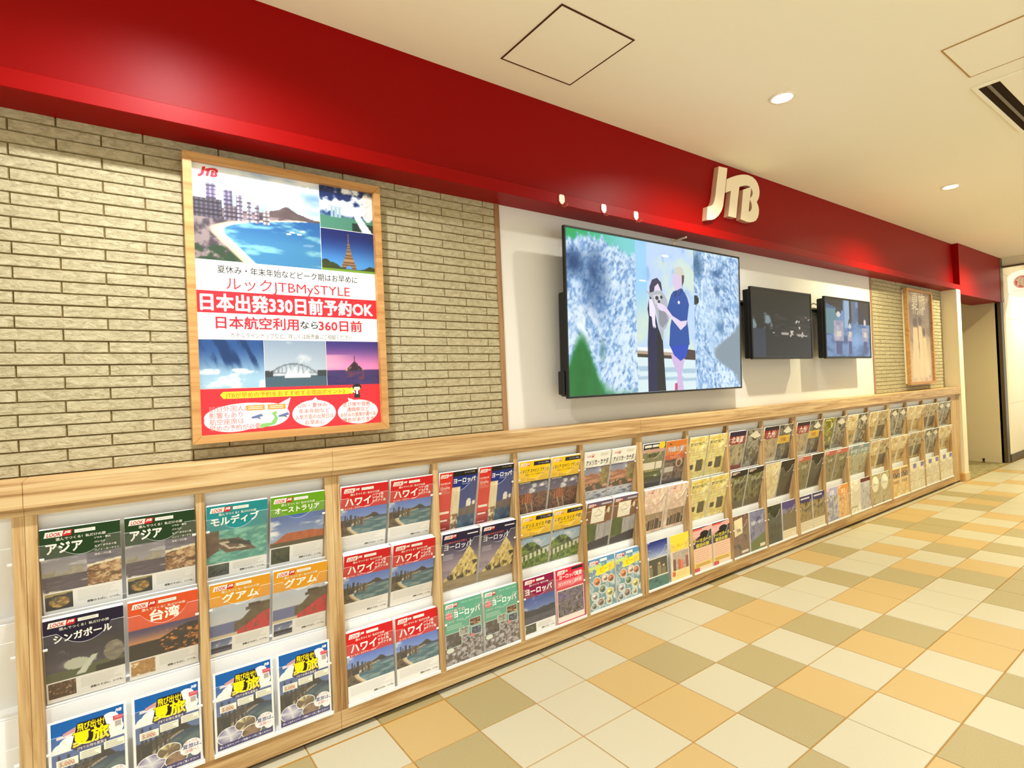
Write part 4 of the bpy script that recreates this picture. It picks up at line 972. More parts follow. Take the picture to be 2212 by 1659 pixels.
# ------------------------------------------------------------------ ceiling fittings
def hatch(name, label, x0, x1, y0, y1, frame, t):
    o = thing(name, label, 'ceiling hatch', ((x0 + x1) / 2, (y0 + y1) / 2, ZC))
    bm = BM()
    for a in [(x0, x1, y0, y0 + t), (x0, x1, y1 - t, y1), (x0, x0 + t, y0 + t, y1 - t), (x1 - t, x1, y0 + t, y1 - t)]: box(bm, *a, ZC - .0035, ZC - .0005)
    part('frame', bm, frame, o)
    bm = BM(); box(bm, x0 + t, x1 - t, y0 + t, y1 - t, ZC - .003, ZC - .0006); part('panel', bm, M['ceil'], o)
hatch('access_hatch', 'square ceiling access hatch outlined by a dark brown gap above the red fascia', .384, .834, -.572, -.122, M['gap'], .008)
hatch('access_hatch', 'square ceiling access hatch with faint tan outline beside the slotted air vent', 2.222, 2.672, -1.80, -1.342, M['gap2'], .007)
def vent():
    x0, x1, y0, y1 = 2.825, 3.86, -2.0, -1.31
    o = thing('air_vent', 'slotted rectangular air vent with dark slots in the cream ceiling', 'air vent', ((x0 + x1) / 2, (y0 + y1) / 2, ZC))
    bm = BM()
    for a in [(x0, x1, y1 - .022, y1), (x0, x1, y0, y0 + .022), (x0, x0 + .03, y0 + .022, y1 - .022), (x1 - .012, x1, y0 + .022, y1 - .022)]: box(bm, *a, ZC - .010, ZC - .0004, .002)
    part('frame', bm, M['ceil'], o)
    bm = BM(); box(bm, x0 + .03, x1 - .012, y1 - .125, y1 - .022, ZC - .004, ZC - .0008); part('slot', bm, M['vent_dark'], o)
    bm = BM(); vs = box(bm, x0 + .03, x1 - .012, y1 - .078, y1 - .062, ZC - .012, ZC - .004, .001)
    part('blade', bm, M['grey'], o)
    bm = BM(); box(bm, x0 + .03, x1 - .012, y0 + .022, y1 - .118, ZC - .009, ZC - .0006, .002); part('panel', bm, M['ceil'], o)
vent()
def downlight(x, y, watt, col, label, z=ZC):
    o = thing('ceiling_downlight', label, 'ceiling light', (x, y, z), 'round downlights along the ceiling')
    bm = BM(); lathe(bm, [(.056, -.006), (.070, -.006), (.072, -.001), (.056, -.001)], (x, y, z), n=40, cap=False); part('trim_ring', bm, M['lampring'], o, True)
    bm = BM(); lathe(bm, [(.001, -.0045), (.0555, -.0045), (.0555, -.0015), (.001, -.0015)], (x, y, z), n=40); part('lens', bm, M['lamp'], o)
    ld = bpy.data.lights.new('downlight_lamp', 'SPOT'); ld.energy = watt; ld.color = col
    ld.spot_size = math.radians(152); ld.spot_blend = 1.0; ld.shadow_soft_size = .035
    lo = bpy.data.objects.new('downlight_lamp', ld); COL.objects.link(lo); lo.parent = o; lo.location = (0, 0, -.012)
LL = ['recessed round downlight near the fascia beyond the left end of the rack', 'recessed round downlight over the framed travel poster', 'bright recessed downlight near the raised sign letters, larger of the two in view',
      'bright recessed downlight over the far end of the rack, smaller of the two in view', 'recessed round downlight in front of the carpeted doorway recess', 'recessed round downlight in front of the neighbouring pale shop wall',
      'added fill light of the unseen row away from the rack, farthest behind the viewer', 'first added fill light of the unseen row away from the rack', 'second added fill light of the unseen row away from the rack', 'third added fill light of the unseen row away from the rack', 'fourth added fill light of the unseen row away from the rack', 'fifth added fill light of the unseen row away from the rack']
for (x, y, w, c), l in zip(LAMPS, LL): downlight(x, y, w, c, l, ZC if x < 9.5 else 3.02)

# ------------------------------------------------------------------ raised letters on the fascia
def fascia_sign():
    o = thing('logo_sign', 'raised cream letters JTB mounted on the red fascia above the screens', 'sign', (2.6, .08, 2.52))
    bm = BM(); prism(bm, LOGO_J, .042, .082, 0, (), 1); part('letter_hook', bm, [M['logo'], M['logoside']], o).name = 'letter'
    bm = BM(); prism(bm, LOGO_TB, .042, .082, 0, LOGO_H, 1); part('letter', bm, [M['logo'], M['logoside']], o)
fascia_sign()
for k, (x, w) in enumerate([('leftmost', .861), ('middle', 1.188), ('rightmost', 1.468)]):
    o = thing('wall_hook', f'white adhesive hook with bent wire on the red fascia lip, {x} of three', 'hook', (w, .015, 2.43), 'three white hooks above the big screen')
    bm = BM(); r = .019
    prism(bm, [(w - r, 2.425), (w - r, 2.452), (w - r * .7, 2.4605), (w + r * .7, 2.4605), (w + r, 2.452), (w + r, 2.425), (w + .005, 2.409), (w - .005, 2.409)], .009, .0152)
    part('back_plate', bm, M['hook'], o)
    bm = BM(); tube(bm, [(w, .012, 2.414), (w + .001, .008, 2.398), (w + .005, -.002, 2.391), (w + .014, -.012, 2.396), (w + .020, -.016, 2.410)], .0022, 6); part('wire_hook', bm, M['wire'], o)

# ------------------------------------------------------------------ framed posters
def frame_rails(bm, x0, x1, z0, z1, t, y0, y1):
    """four mitred rails"""
    for P4 in [[(x0, z0), (x1, z0), (x1 - t, z0 + t), (x0 + t, z0 + t)], [(x1, z0), (x1, z1), (x1 - t, z1 - t), (x1 - t, z0 + t)], [(x1, z1), (x0, z1), (x0 + t, z1 - t), (x1 - t, z1 - t)], [(x0, z1), (x0, z0), (x0 + t, z0 + t), (x0 + t, z1 - t)]]:
        c = [sum(p[i] for p in P4) / 4 for i in (0, 1)]; g = .0006
        Q = []
        for p in P4:
            Q.append((p[0] + (c[0] - p[0]) / max(1e-6, math.hypot(c[0] - p[0], c[1] - p[1])) * g, p[1] + (c[1] - p[1]) / max(1e-6, math.hypot(c[0] - p[0], c[1] - p[1])) * g))
        prism(bm, Q, y0, y1)
def framed(label, x0, x1, z0, z1, art, edge):
    o = thing('framed_poster', label, 'poster', ((x0 + x1) / 2, .18, z0))
    t = .030; y = .120
    bm = BM(); frame_rails(bm, x0, x1, z0, z1, t, y, y + .034); part('frame', bm, [M['frame_wood']], o)
    bm = BM(); box(bm, x0 + .012, x1 - .012, y + .036, .179, z0 + .012, z1 - .012, .002); part('back_box', bm, edge, o)
    a = art(x1 - x0 - 2 * t + .006, z1 - z0 - 2 * t + .006)
    me = a.mesh('poster_print'); s = link('poster_print', me, M['print'], o); s.location = (0, y + .026 - .18, t - .003)
    bm = BM(); box(bm, x0 + t - .004, x1 - t + .004, y + .010, y + .0125, z0 + t - .004, z1 - t + .004); part('glass', bm, M['glass'], o)
def art_travel(w, h):
    a = Art(w, h, 3e-5); a.gam = 1.0
    RED = (222, 34, 52)
    a.rect(0, 0, 1, 1, (244, 242, 238))
    a.img(0, 0, .666, .354, po_bay, 150, 110); a.img(.668, 0, 1, .178, po_merlion, 64, 48); a.img(.668, .18, 1, .354, po_tower, 70, 64)
    a.jtb(.034, .012, .098, (206, 28, 48)); a.text('感動のそばに、いつも。', .012, .07, .021, (150, 160, 166), 0, 'l', .15)
    a.poly([(.545, .022), (.585, .030), (.60, .020), (.612, .021), (.605, .032), (.628, .030), (.626, .038), (.605, .042), (.59, .046), (.575, .040), (.55, .030)], (250, 250, 250))
    for u, v in [(.49, .215), (.53, .22), (.55, .206), (.47, .223)]: a.poly([(u, v), (u + .022, v - .003), (u + .03, v + .003), (u + .005, v + .005)], (236, 242, 244))
    a.text('夏休み・年末年始などピーク期はお早めに', .495, .386, .046, INK, .008, 'c', -.77)
    a.text('ルックJTBMySTYLE', .49, .437, .078, RED, .0, 'c', -.68)
    a.rect(0, .468, 1, .549, (224, 38, 50)); a.text('日本出発330日前予約OK', .498, .5095, .098, (250, 246, 242), .034, 'c', -.945)
    vv = ['日本航空利用', 'なら', '360日前']; xs = [.094, .53, .635]; ws = [.425, .1, .262]
    for t, x, w_, c in zip(vv, xs, ws, [RED, INK, RED]): a.text(t, x, .584, .072 if c == RED else .05, c, .022 if c == RED else .012, 'l', -w_)
    a.text('ホテルラインナップなど、詳しくは販売員にご相談ください', .497, .631, .032, (120, 118, 116), .0, 'c', -.67)
    a.img(0, .648, .326, .828, po_fall, 50, 44); a.img(.328, .648, .67, .83, po_harbour, 60, 44); a.img(.672, .648, 1, .832, po_dusk, 54, 44)
    a.rect(0, .83, 1, 1, (226, 40, 52))
    a.poly([(.10, .853), (.115, .842), (.80, .842), (.80, .868), (.115, .868)], (250, 214, 40)); a.text('JTBが早めの予約をおすすめする理由ポイント3', .45, .8555, .031, (216, 110, 30), .012, 'c', .66)
    a.poly([(.80, .846), (.83, .838), (.84, .85), (.82, .868), (.80, .866)], (250, 214, 40))
    for u, v, ru, rv in [(.235, .936, .215, .05), (.59, .94, .125, .053), (.853, .944, .126, .05), (.6, .96, .09, .036), (.86, .965, .09, .03), (.16, .95, .14, .042), (.33, .935, .12, .046)]: a.ell(u, v, ru, rv, (244, 244, 242), 40)
    a.poly([(.38, .90), (.46, .872), (.44, .915)], (244, 244, 242)); a.poly([(.57, .893), (.60, .876), (.62, .9)], (244, 244, 242)); a.poly([(.80, .905), (.79, .884), (.84, .897)], (244, 244, 242))
    PK = (226, 120, 122)
    for k, t in enumerate(['訪日外国人の', '影響もあり', '航空座席は', '早めの予約が必要']): a.text(t, .045, .905 + .0235 * k, .034, PK, .008, 'l', .25)
    for k, t in enumerate(['GW・夏休み・', '年末年始など', '人気方面の出発日は', 'お早めに']): a.text(t, .59, .907 + .023 * k, .030, PK, .008, 'c', .22)
    for k, t in enumerate(['並び席や窓側・', '通路側など', 'お好みの座席が選べる', '場合があります']): a.text(t, .853, .912 + .0215 * k, .029, PK, .008, 'c', .22)
    for u in (.225, .335): a.rect(u, .896, u + .095, .915, (238, 150, 70)); a.lines(u + .01, .899, u + .09, .912, 2, (250, 226, 196), .003, 2, .1)
    a.poly([(.29, .978), (.3, .968), (.35, .966), (.37, .946), (.362, .936), (.375, .934), (.388, .95), (.372, .972), (.33, .98), (.3, .986)], (130, 190, 110)); a.poly([(.355, .928), (.38, .922), (.384, .932), (.36, .936)], (130, 190, 110))
    for u, d in [(.25, 1), (.39, 1)]: a.poly([(u, .94), (u + .05, .934 - .004 * d), (u + .06, .938), (u + .04, .942), (u + .05, .952), (u + .03, .945), (u, .946)], (92, 110, 160))
    a.ell(.85, .84, .028, .013, (30, 24, 26)); a.ell(.85, .846, .02, .010, (248, 230, 214)); a.poly([(.832, .84), (.87, .84), (.872, .834), (.83, .834)], (30, 24, 26)); a.poly([(.838, .856), (.862, .856), (.87, .885), (.83, .885)], (40, 34, 38)); a.rect(.844, .856, .856, .87, (244, 240, 236)); a.poly([(.815, .852), (.838, .86), (.838, .866), (.812, .857)], (248, 230, 214))
    return a
def art_brown(w, h):
    a = Art(w, h, 3e-5); a.gam = 1.0; a.img(0, 0, 1, 1, po_brown, 70, 110)
    a.text('夏旅', .52, .10, .3, (226, 212, 186), .0, 'c'); a.text('Travel', .5, .195, .2, (222, 206, 178), .0, 'c', shear=.2); a.rect(.86, .93, .9, .96, (150, 110, 60))
    return a
framed('large oak framed travel poster with seaside photographs on the near brick wall', -.9435, -.1595, 1.243, 2.355, art_travel, M['frame_wood'])
framed('narrow looking brown poster in a wooden frame on the far brick wall', 6.105, 6.90, 1.245, 2.349, art_brown, M['cream'])

# ------------------------------------------------------------------ screens
def television(label, x0, x1, zb, zt, yf, depth, tilt, art, bez, step=False):
    """yf: front at the bottom edge; tilt: how far the top leans out"""
    o = thing('television', label, 'television', ((x0 + x1) / 2, .18, zb))
    h = zt - zb; ang = math.asin(tilt / h)
    mt = Matrix.Translation((0, yf, zb)) @ Matrix.Rotation(ang, 4, 'X')
    cx = (x0 + x1) / 2; w = x1 - x0
    def fin(bm): xform(bm.verts[:], Matrix.Translation((cx, 0, 0)) @ mt); return bm
    bm = BM(); box(bm, -w / 2, w / 2, .004, .022, 0, h, .003, seg=2)
    for a in [(-w / 2, w / 2, 0, bez), (-w / 2, w / 2, h - bez, h), (-w / 2, -w / 2 + bez, bez, h - bez), (w / 2 - bez, w / 2, bez, h - bez)]: box(bm, a[0], a[1], 0, .006, a[2], a[3], .0012)
    part('bezel', fin(bm), M['black'], o)
    bm = BM(); box(bm, -w / 2 + .006, w / 2 - .006, .020, depth, .006 if not step else .01, h * (.62 if step else .97), .01, seg=2)
    if step: box(bm, -w / 2 - .010, w / 2 + .004, .024, depth, .02, .155, .006)
    part('back_casing', fin(bm), M['black'], o)
    bm = BM(); box(bm, -.13, .13, depth - .004, .18 - yf + .04, h * .3, h * .62, .004); b = fin(bm)
    for v in b.verts: v.co.y = min(v.co.y, .1795)
    part('wall_bracket', b, M['black'], o)
    a = art(w - 2 * bez, h - 2 * bez); me = a.mesh('screen')
    s = link('screen', me, M['screen'], o)
    s.location = Vector((cx, 0, 0)) + (mt @ Vector((0, .0028, bez))) - wloc(o); s.rotation_euler = (ang, 0, 0)
def art_koala(w, h):
    a = Art(w, h, 3e-5); a.gam = 1.0
    a.img(0, 0, .336, 1, tv_left, 110, 170); a.img(.336, 0, .681, 1, tv_mid, 60, 90); a.img(.681, 0, 1, 1, tv_right, 100, 160)
    for y, c in [(.70, (236, 240, 246)), (.725, (186, 158, 130)), (.745, (60, 56, 40))]: a.poly([(.336, y), (.681, y + .022), (.681, y + .045), (.336, y + .022)], c)
    a.poly([(.545, .70), (.681, .72), (.681, .79), (.56, .78)], (70, 50, 44))
    a.poly([(.455, .566), (.481, .654), (.494, .999), (.392, .999), (.394, .675), (.403, .5), (.397, .445), (.406, .38), (.435, .377), (.437, .451)], (10, 14, 66)); a.poly([(.455, .566), (.481, .654), (.494, .999), (.442, .999), (.448, .674)], (6, 6, 18))
    a.poly([(.437, .293), (.458, .258), (.474, .289), (.477, .326), (.462, .358), (.443, .358)], (226, 214, 234))
    a.poly([(.41, .39), (.411, .297), (.426, .248), (.455, .231), (.478, .26), (.484, .32), (.475, .312), (.460, .268), (.440, .293), (.433, .35), (.425, .40)], (50, 44, 80))
    a.poly([(.406, .38), (.431, .378), (.441, .451), (.439, .535), (.443, .565), (.436, .575), (.432, .556), (.428, .573), (.424, .554), (.42, .499), (.408, .49)], (236, 226, 244))
    k = [(.385, .322), (.415, .336), (.427, .330), (.45, .318), (.475, .316), (.493, .338), (.510, .37), (.516, .426), (.523, .501), (.505, .56), (.488, .585), (.482, .66), (.474, .64), (.459, .562), (.445, .451), (.419, .369)]
    a.poly(k, (176, 180, 190)); a.poly([(.43, .35), (.475, .34), (.47, .42), (.44, .41)], (206, 208, 214)); a.ell(.452, .368, .010, .014, (50, 52, 66)); a.ell(.478, .36, .008, .012, (60, 62, 76)); a.ell(.463, .392, .008, .013, (60, 62, 74)); a.poly([(.46, .45), (.50, .44), (.515, .52), (.48, .57), (.462, .54)], (140, 144, 156))
    a.poly([(.552, .184), (.591, .178), (.612, .20), (.607, .244), (.600, .298), (.565, .354), (.562, .297), (.552, .27), (.547, .24)], (216, 196, 226))
    a.poly([(.552, .19), (.566, .143), (.597, .130), (.614, .150), (.620, .19), (.617, .23), (.604, .273), (.598, .215), (.576, .182)], (206, 204, 190)); a.poly([(.604, .19), (.620, .19), (.617, .235), (.604, .275)], (80, 64, 88))
    a.poly([(.526, .739), (.612, .777), (.591, .883), (.602, .999), (.556, .999), (.565, .892), (.537, .805)], (206, 180, 222)); a.poly([(.548, .95), (.563, .95), (.563, .999), (.546, .999)], (196, 60, 110))
    a.poly([(.518, .682), (.641, .674), (.621, .767), (.585, .796), (.547, .757)], (16, 66, 186))
    a.poly([(.566, .306), (.597, .283), (.622, .315), (.636, .347), (.646, .395), (.632, .513), (.639, .571), (.645, .679), (.518, .691), (.526, .558), (.54, .481), (.507, .445), (.535, .338), (.55, .31)], (18, 74, 160)); a.poly([(.562, .30), (.575, .31), (.566, .345), (.551, .35)], (12, 46, 120)); a.poly([(.575, .345), (.604, .283), (.612, .3), (.59, .335)], (12, 52, 130)); a.ell(.582, .385, .007, .012, (226, 232, 244))
    a.poly([(.459, .403), (.48, .405), (.5, .418), (.54, .481), (.592, .516), (.632, .508), (.625, .54), (.59, .579), (.54, .51), (.495, .456), (.47, .45), (.45, .427)], (226, 210, 236))
    for q in range(4): a.poly([(.452 + .006 * q, .40 + .013 * q), (.468 + .006 * q, .402 + .012 * q), (.468 + .006 * q, .410 + .012 * q), (.452 + .006 * q, .409 + .013 * q)], (232, 218, 240))
    a.ell(.505, .075, .022, .009, (250, 246, 244)); a.ell(.372, .262, .022, .006, (236, 244, 246))
    return a
def art_dark(w, h): a = Art(w, h, 3e-5); a.gam = 1.0; a.img(0, 0, 1, 1, tv_dark, 100, 60); return a
def art_kimono(w, h): a = Art(w, h, 3e-5); a.gam = 1.0; a.img(0, 0, 1, 1, tv_kimono, 100, 64); return a
television('largest wall television showing two people holding a koala', .876, 2.602, 1.331, 2.301, .046, .075, .026, art_koala, .012, True)
television('nearly black wall television, second from the brick wall edge', 2.748, 3.688, 1.545, 2.100, .036, .075, .006, art_dark, .018)
television('small wall television showing pale figures in blue light beside the far brick wall', 3.926, 4.868, 1.546, 2.101, .036, .075, .006, art_kimono, .018)
o = thing('mounting_rail', 'dark horizontal double rail on white panel behind the two small televisions', 'rail', (3.5, .18, 1.99))
bm = BM(); box(bm, 2.60, 4.45, .155, .1795, 2.000, 2.016, .002); part('upper_rail', bm, M['cream'], o)
bm = BM(); box(bm, 2.60, 4.45, .150, .1795, 1.978, 1.998, .002); part('lower_rail', bm, M['black'], o)
bm = BM(); tube(bm, [(3.905, .07, 2.02), (3.87, .10, 2.04), (3.84, .15, 2.01), (3.835, .158, 1.995)], .004, 6); part('cable', bm, M['black'], o)
o = thing('wall_rod', 'short pale rod sticking out under the red fascia above the big television', 'rod', (2.04, .18, 2.385))
bm = BM(); tube(bm, [(2.045, .1795, 2.386), (2.03, .06, 2.386)], .007, 10); part('arm', bm, M['cream'], o)
bm = BM(); box(bm, 2.03, 2.06, .174, .1798, 2.36, 2.404, .001); part('mounting_plate', bm, M['cream'], o)

# ------------------------------------------------------------------ neighbour's hanging disc sign, door stop
def disc_sign():
    x, y, z = 9.8, -.142, 2.630
    o = thing('round_shop_sign', 'round white hanging sign with red circular emblem at the far end', 'sign', (x, y, z))
    bm = BM(); lathe(bm, [(.001, -.022), (.196, -.022), (.203, -.016), (.203, .016), (.196, .022), (.001, .022)], (x, y, z), 'x', 56); part('disc', bm, M['logo_white'], o)
    a = Art(.4, .4, 8e-5); R_ = (226, 70, 74)
    n = 48; cv = .43; k = lambda r: [(.5 + r * math.cos(2 * math.pi * i / n), cv + r * math.sin(2 * math.pi * i / n)) for i in range(n)]
    a.poly(k(.235), R_, [k(.215)]); a.poly(k(.205), (236, 112, 110))
    a.text('亀', .5, cv, .36, (250, 244, 236), .02, 'c')
    for i in range(6): a.ell(.5 + .15 * math.cos(i * 1.05 + .4), cv + .15 * math.sin(i * 1.05 + .4), .028, .02, (250, 236, 226))
    a.rect(.22, .735, .78, .745, (206, 202, 186))
    me = a.mesh('emblem_print'); s = link('emblem_print', me, M['print'], o); s.rotation_euler = (0, 0, -math.pi / 2); s.location = (-.0225, 0, -.2)
    bm = BM(); tube(bm, [(x, .03, z + .12), (x, y + .1, z + .12)], .012, 10); tube(bm, [(x, .03, z - .12), (x, y + .1, z - .12)], .012, 10); part('bracket', bm, M['steel'], o)
M['logo_white'] = mat('sign_disc_white', (246, 244, 232), 0.4, emit=(255, 250, 236), estr=.35)
disc_sign()
o = thing('door_stop', 'small dark floor door stop on carpet by the recess wall', 'door stop', (9.262, .282, .002))
bm = BM(); lathe(bm, [(.022, .0), (.022, .006), (.012, .012), (.010, .03), (.017, .05), (.018, .058), (.004, .06)], (9.262, .282, .002), n=20); part('stop_post', bm, M['black'], o, True)
# ------------------------------------------------------------------ brochure racks
YF = .044                       # front of posts and dividers
TILT = math.atan(.069 / .290)   # the two upper rows lean out at the top
ROWS = [(.730, .099, TILT), (.443, .101, TILT), (.1075, .050, 0.0)]   # bottom z, front y, lean
ROWN = ['top', 'middle', 'bottom']
DT = .028
MODS = [(-1.94, -1.418, 1, 'oak rack unit cut off beside the near end post, with an empty bay'), (-1.418, -.456, 2, 'two bay oak brochure rack unit with dark green brochures, nearest the frame edge'),
        (-.456, 1.438, 4, 'four bay oak rack unit starting with the red brochures'), (1.438, 3.332, 4, 'four bay oak rack unit starting with the orange brochure'),
        (3.332, 5.226, 4, 'four bay oak rack unit below the brown framed poster side of the screens'), (5.226, 7.12, 4, 'last four bay oak rack unit next to the cream column')]
BAYS = []
_proto = {}
def pocket_mesh():
    if 'p' not in _proto:
        w, h = .2125, .250
        pts = [(-w / 2, -.002), (w / 2, -.002), (w / 2, h + .004), (.33 * w, h + .004)]
        for k in range(0, 13):
            t = k / 12; pts.append((.30 * w - .60 * w * t, h - .012 - .040 * math.sin(math.pi * t) ** .8))
        pts += [(-.33 * w, h - .004), (-w / 2, h - .004)]
        bm = BM(); prism(bm, pts, -.0046, -.0026, 0, (), 1)
        me = bpy.data.meshes.new('acrylic_pocket'); bm.to_mesh(me); bm.free()
        me.materials.append(M['acrylic']); me.materials.append(M['acrylic_edge']); _proto['p'] = me
        bm = BM(); box(bm, -.006, .006, -.0085, -.0047, .196, .204, .001)
        me = bpy.data.meshes.new('bracket'); bm.to_mesh(me); bm.free(); me.materials.append(M['white']); _proto['b'] = me
    return _proto['p'], _proto['b']
def rack(x0, x1, n, label):
    o = thing('brochure_rack', label, 'rack', ((x0 + x1) / 2, .10, 0), 'oak brochure racks along the wall')
    e = .0004
    a, b = x0 + e, x1 - e
    bm = BM(); box(bm, a, b, .022, .178, 1.094, 1.1775, .0016); part('top_rail', bm, M['wood_h'], o)
    bm = BM(); box(bm, a, b, YF, .075, 1.068, 1.094); part('header_rail', bm, M['wood_h'], o)
    bm = BM(); box(bm, a, b, YF, .16, .022, .0985, .0012); part('bottom_rail', bm, M['wood_h'], o)
    bm = BM(); box(bm, a, b, .095, .16, .0, .022); part('plinth', bm, M['kick'], o)
    bm = BM(); box(bm, a, b, .166, .177, .018, 1.094); part('back_panel', bm, M['white'], o)
    for s in (a, b - .030):
        bm = BM(); box(bm, s, s + .030, YF, .166, .0985, 1.068, .0010); part('post', bm, M['wood_v'], o)
    bw = (x1 - x0 - .060 - (n - 1) * DT) / n
    out = []
    for k in range(n):
        c0 = x0 + .030 + k * (bw + DT); c1 = c0 + bw
        if k < n - 1:
            bm = BM(); box(bm, c1, c1 + DT, YF, .166, .0985, 1.068, .0010); part('divider', bm, M['wood_v'], o)
        out.append((c0, c1))
        for zb, yb, t in ROWS:
            R = Matrix.Translation((0, yb, zb)) @ Matrix.Rotation(t, 4, 'X')
            top = .352 if zb > .7 else (.288 if t else .322)
            bm = BM(); box(bm, c0 + .0006, c1 - .0006, .046, .051, -.012, top); xform(bm.verts[:], R); part('backing_board', bm, M['white'], o)
            if t: bm = BM(); box(bm, c0 + .0006, c1 - .0006, -.006, .050, -.030, -.004, .001); xform(bm.verts[:], R)
            else: bm = BM(); box(bm, c0 + .0006, c1 - .0006, -.0045, .060, -.0088, -.0024, .0008); box(bm, c0 + .0006, c1 - .0006, -.0090, -.0049, -.0088, .0055, .0008); xform(bm.verts[:], R)
            part('ledge', bm, M['white'], o)
            pm, bk = pocket_mesh()
            for sd in (0, 1):
                cx = c0 + .1085 if sd == 0 else c1 - .1085
                p = bpy.data.objects.new('acrylic_pocket', pm); COL.objects.link(p); p.parent = o
                p.location = Vector((cx, yb, zb)) - wloc(o); p.rotation_euler = (t, 0, 0)
                q = bpy.data.objects.new('bracket', bk); COL.objects.link(q); q.parent = p
                q.location = ((-.1005 if sd == 0 else .1005), 0, 0)
    return out
for x0, x1, n, l in MODS:
    r = rack(x0, x1, n, l)
    if x0 > -1.5: BAYS += r
o = thing('end_panel', 'plain oak end panel closing the rack against the cream column', 'panel', (7.26, .10, 0))
bm = BM(); box(bm, 7.1204, 7.392, YF + .006, .178, .018, 1.094, .001); part('front_board', bm, M['wood_v'], o)
bm = BM(); box(bm, 7.1204, 7.402, .022, .178, 1.094, 1.1775, .0016); part('top_cap', bm, M['wood_h'], o)
bm = BM(); box(bm, 7.345, 7.398, .020, .06, .0, .105, .002); part('base_block', bm, M['frame_wood'], o)

# ------------------------------------------------------------------ brochures
def proto(key, fn, thick):
    k = (key, thick)
    if k not in _proto:
        if key not in _proto:
            a = fn(); _proto[key] = (a.mesh('front_cover'), a.w, a.h)
            _proto[key][0].materials.append(M['print'])
        me, w, h = _proto[key]
        bm = BM(); box(bm, -w / 2, w / 2, .0003, thick, 0, h - .0004, min(.0012, thick * .2))
        # loose page edges show along the top
        bmesh.ops.bisect_plane(bm, geom=bm.verts[:] + bm.edges[:] + bm.faces[:], plane_co=(0, thick * .5, 0), plane_no=(0, 1, 0))
        R = random.Random(hash(key) % 97)
        for v in bm.verts:
            if v.co.y > thick * .3: v.co.z += R.uniform(-.002, .0015); v.co.x += R.uniform(-.0008, .0008)
        pb = bpy.data.meshes.new('page_block'); bm.to_mesh(pb); bm.free(); pb.materials.append(M['paper'])
        root = thing('travel_brochure', 'x', 'brochure')
        c = bpy.data.objects.new('front_cover', me); p = bpy.data.objects.new('page_block', pb)
        for q in (c, p): COL.objects.link(q); q.parent = root
        _proto[k] = root; root['used'] = 0
    r = _proto[k]
    if r.get('used') == 0:
        r['used'] = 1; del r['used']; return r
    n = r.copy(); COL.objects.link(n)
    for ch in list(r.children):
        q = ch.copy(); COL.objects.link(q); q.parent = n
    return n
ORD = ['first', 'second', 'third', 'fourth', 'fifth', 'sixth', 'seventh', 'eighth', 'ninth', 'tenth', 'eleventh', 'twelfth', 'thirteenth', 'fourteenth', 'fifteenth', 'sixteenth', 'seventeenth', 'last']
def put(bay, row, side, key, fn, desc, thick=.012, group=None, dx=0.0, yaw=0.0, dz=0.0):
    c0, c1 = BAYS[bay]; zb, yb, t = ROWS[row]
    o = proto(key, fn, thick)
    cx = c0 + .1085 if side == 0 else c1 - .1085
    o.location = (cx + dx, yb, zb + dz); o.rotation_euler = (t, yaw, 0)
    tag(o, f'{desc}, {"left" if side == 0 else "right"} pocket, {ROWN[row]} row, {ORD[bay]} bay', 'brochure', group)
def pair(bay, row, key, fn, desc, thick=.012, group=None, t2=None):
    put(bay, row, 0, key, fn, desc, thick, group); put(bay, row, 1, key, fn, desc, t2 or thick, group)
G = 'brochures in the oak racks'
pair(0, 0, 'asia', c_asia, 'dark green Asia travel brochure', .010, 'dark green Asia brochures')
put(0, 1, 0, 'sing', c_sing, 'dark purple Singapore travel brochure', .018, G); put(0, 1, 1, 'taiwan', c_taiwan, 'orange Taiwan travel brochure', .012, G)
pair(0, 2, 'natsu', c_natsu, 'blue summer trip leaflet with yellow title', .004, 'blue summer trip leaflets')
put(1, 0, 0, 'mald', c_mald, 'teal Maldives travel brochure', .010, G); put(1, 0, 1, 'aus', c_aus, 'bright green Australia travel brochure', .010, G)
pair(1, 1, 'guam', c_guam, 'amber Guam travel brochure', .010, 'amber Guam brochures')
pair(1, 2, 'natsu', c_natsu, 'blue summer trip leaflet with yellow title', .004, 'blue summer trip leaflets')
for r in range(3): pair(2, r, 'hawaii', c_hawaii, 'red Hawaii travel brochure', (.014, .034, .026)[r], 'red Hawaii brochures')
pair(3, 0, 'eurred', c_eur_red, 'red and blue Europe brochure with black strip', .014, G); pair(3, 1, 'eurnavy', c_eur_navy, 'navy Europe brochure with island abbey', .028, G); pair(3, 2, 'eurteal', c_eur_teal, 'pale teal Europe brochure', .026, G)
pair(4, 0, 'ita', c_ita, 'yellow brochure over a brown city roofscape', .016, G); pair(4, 1, 'uk', c_uk, 'yellow brochure over green hills and cottages', .020, G)
put(4, 2, 0, 'mag', c_magenta, 'magenta Europe brochure', .012, G); put(4, 2, 1, 'pink', c_pink, 'pinkish red Europe cruise brochure', .030, G)
pair(5, 0, 'usa', c_usa, 'white America brochure over pink canyon photo', .010, G); pair(5, 1, 'can', c_can, 'brown brochure with white maple leaf card', .026, G); pair(5, 2, 'sea', c_sea, 'pale blue brochure dotted with food pictures', .028, G)
put(6, 0, 0, 'olive', c_olive, 'olive brochure with yellow badge', .010, G); put(6, 0, 1, 'orange', c_orange, 'orange headed brochure', .006, G)
pair(6, 1, 'pinkp', c_pinkp, 'pale pink brochure with group photo', .024, G)
put(6, 2, 0, 'sky', c_sky, 'narrow leaflet with blue sky and teal foot', .006, G); put(6, 2, 1, 'yelp', c_yelp, 'yellow headed leaflet with smiling people', .006, G)
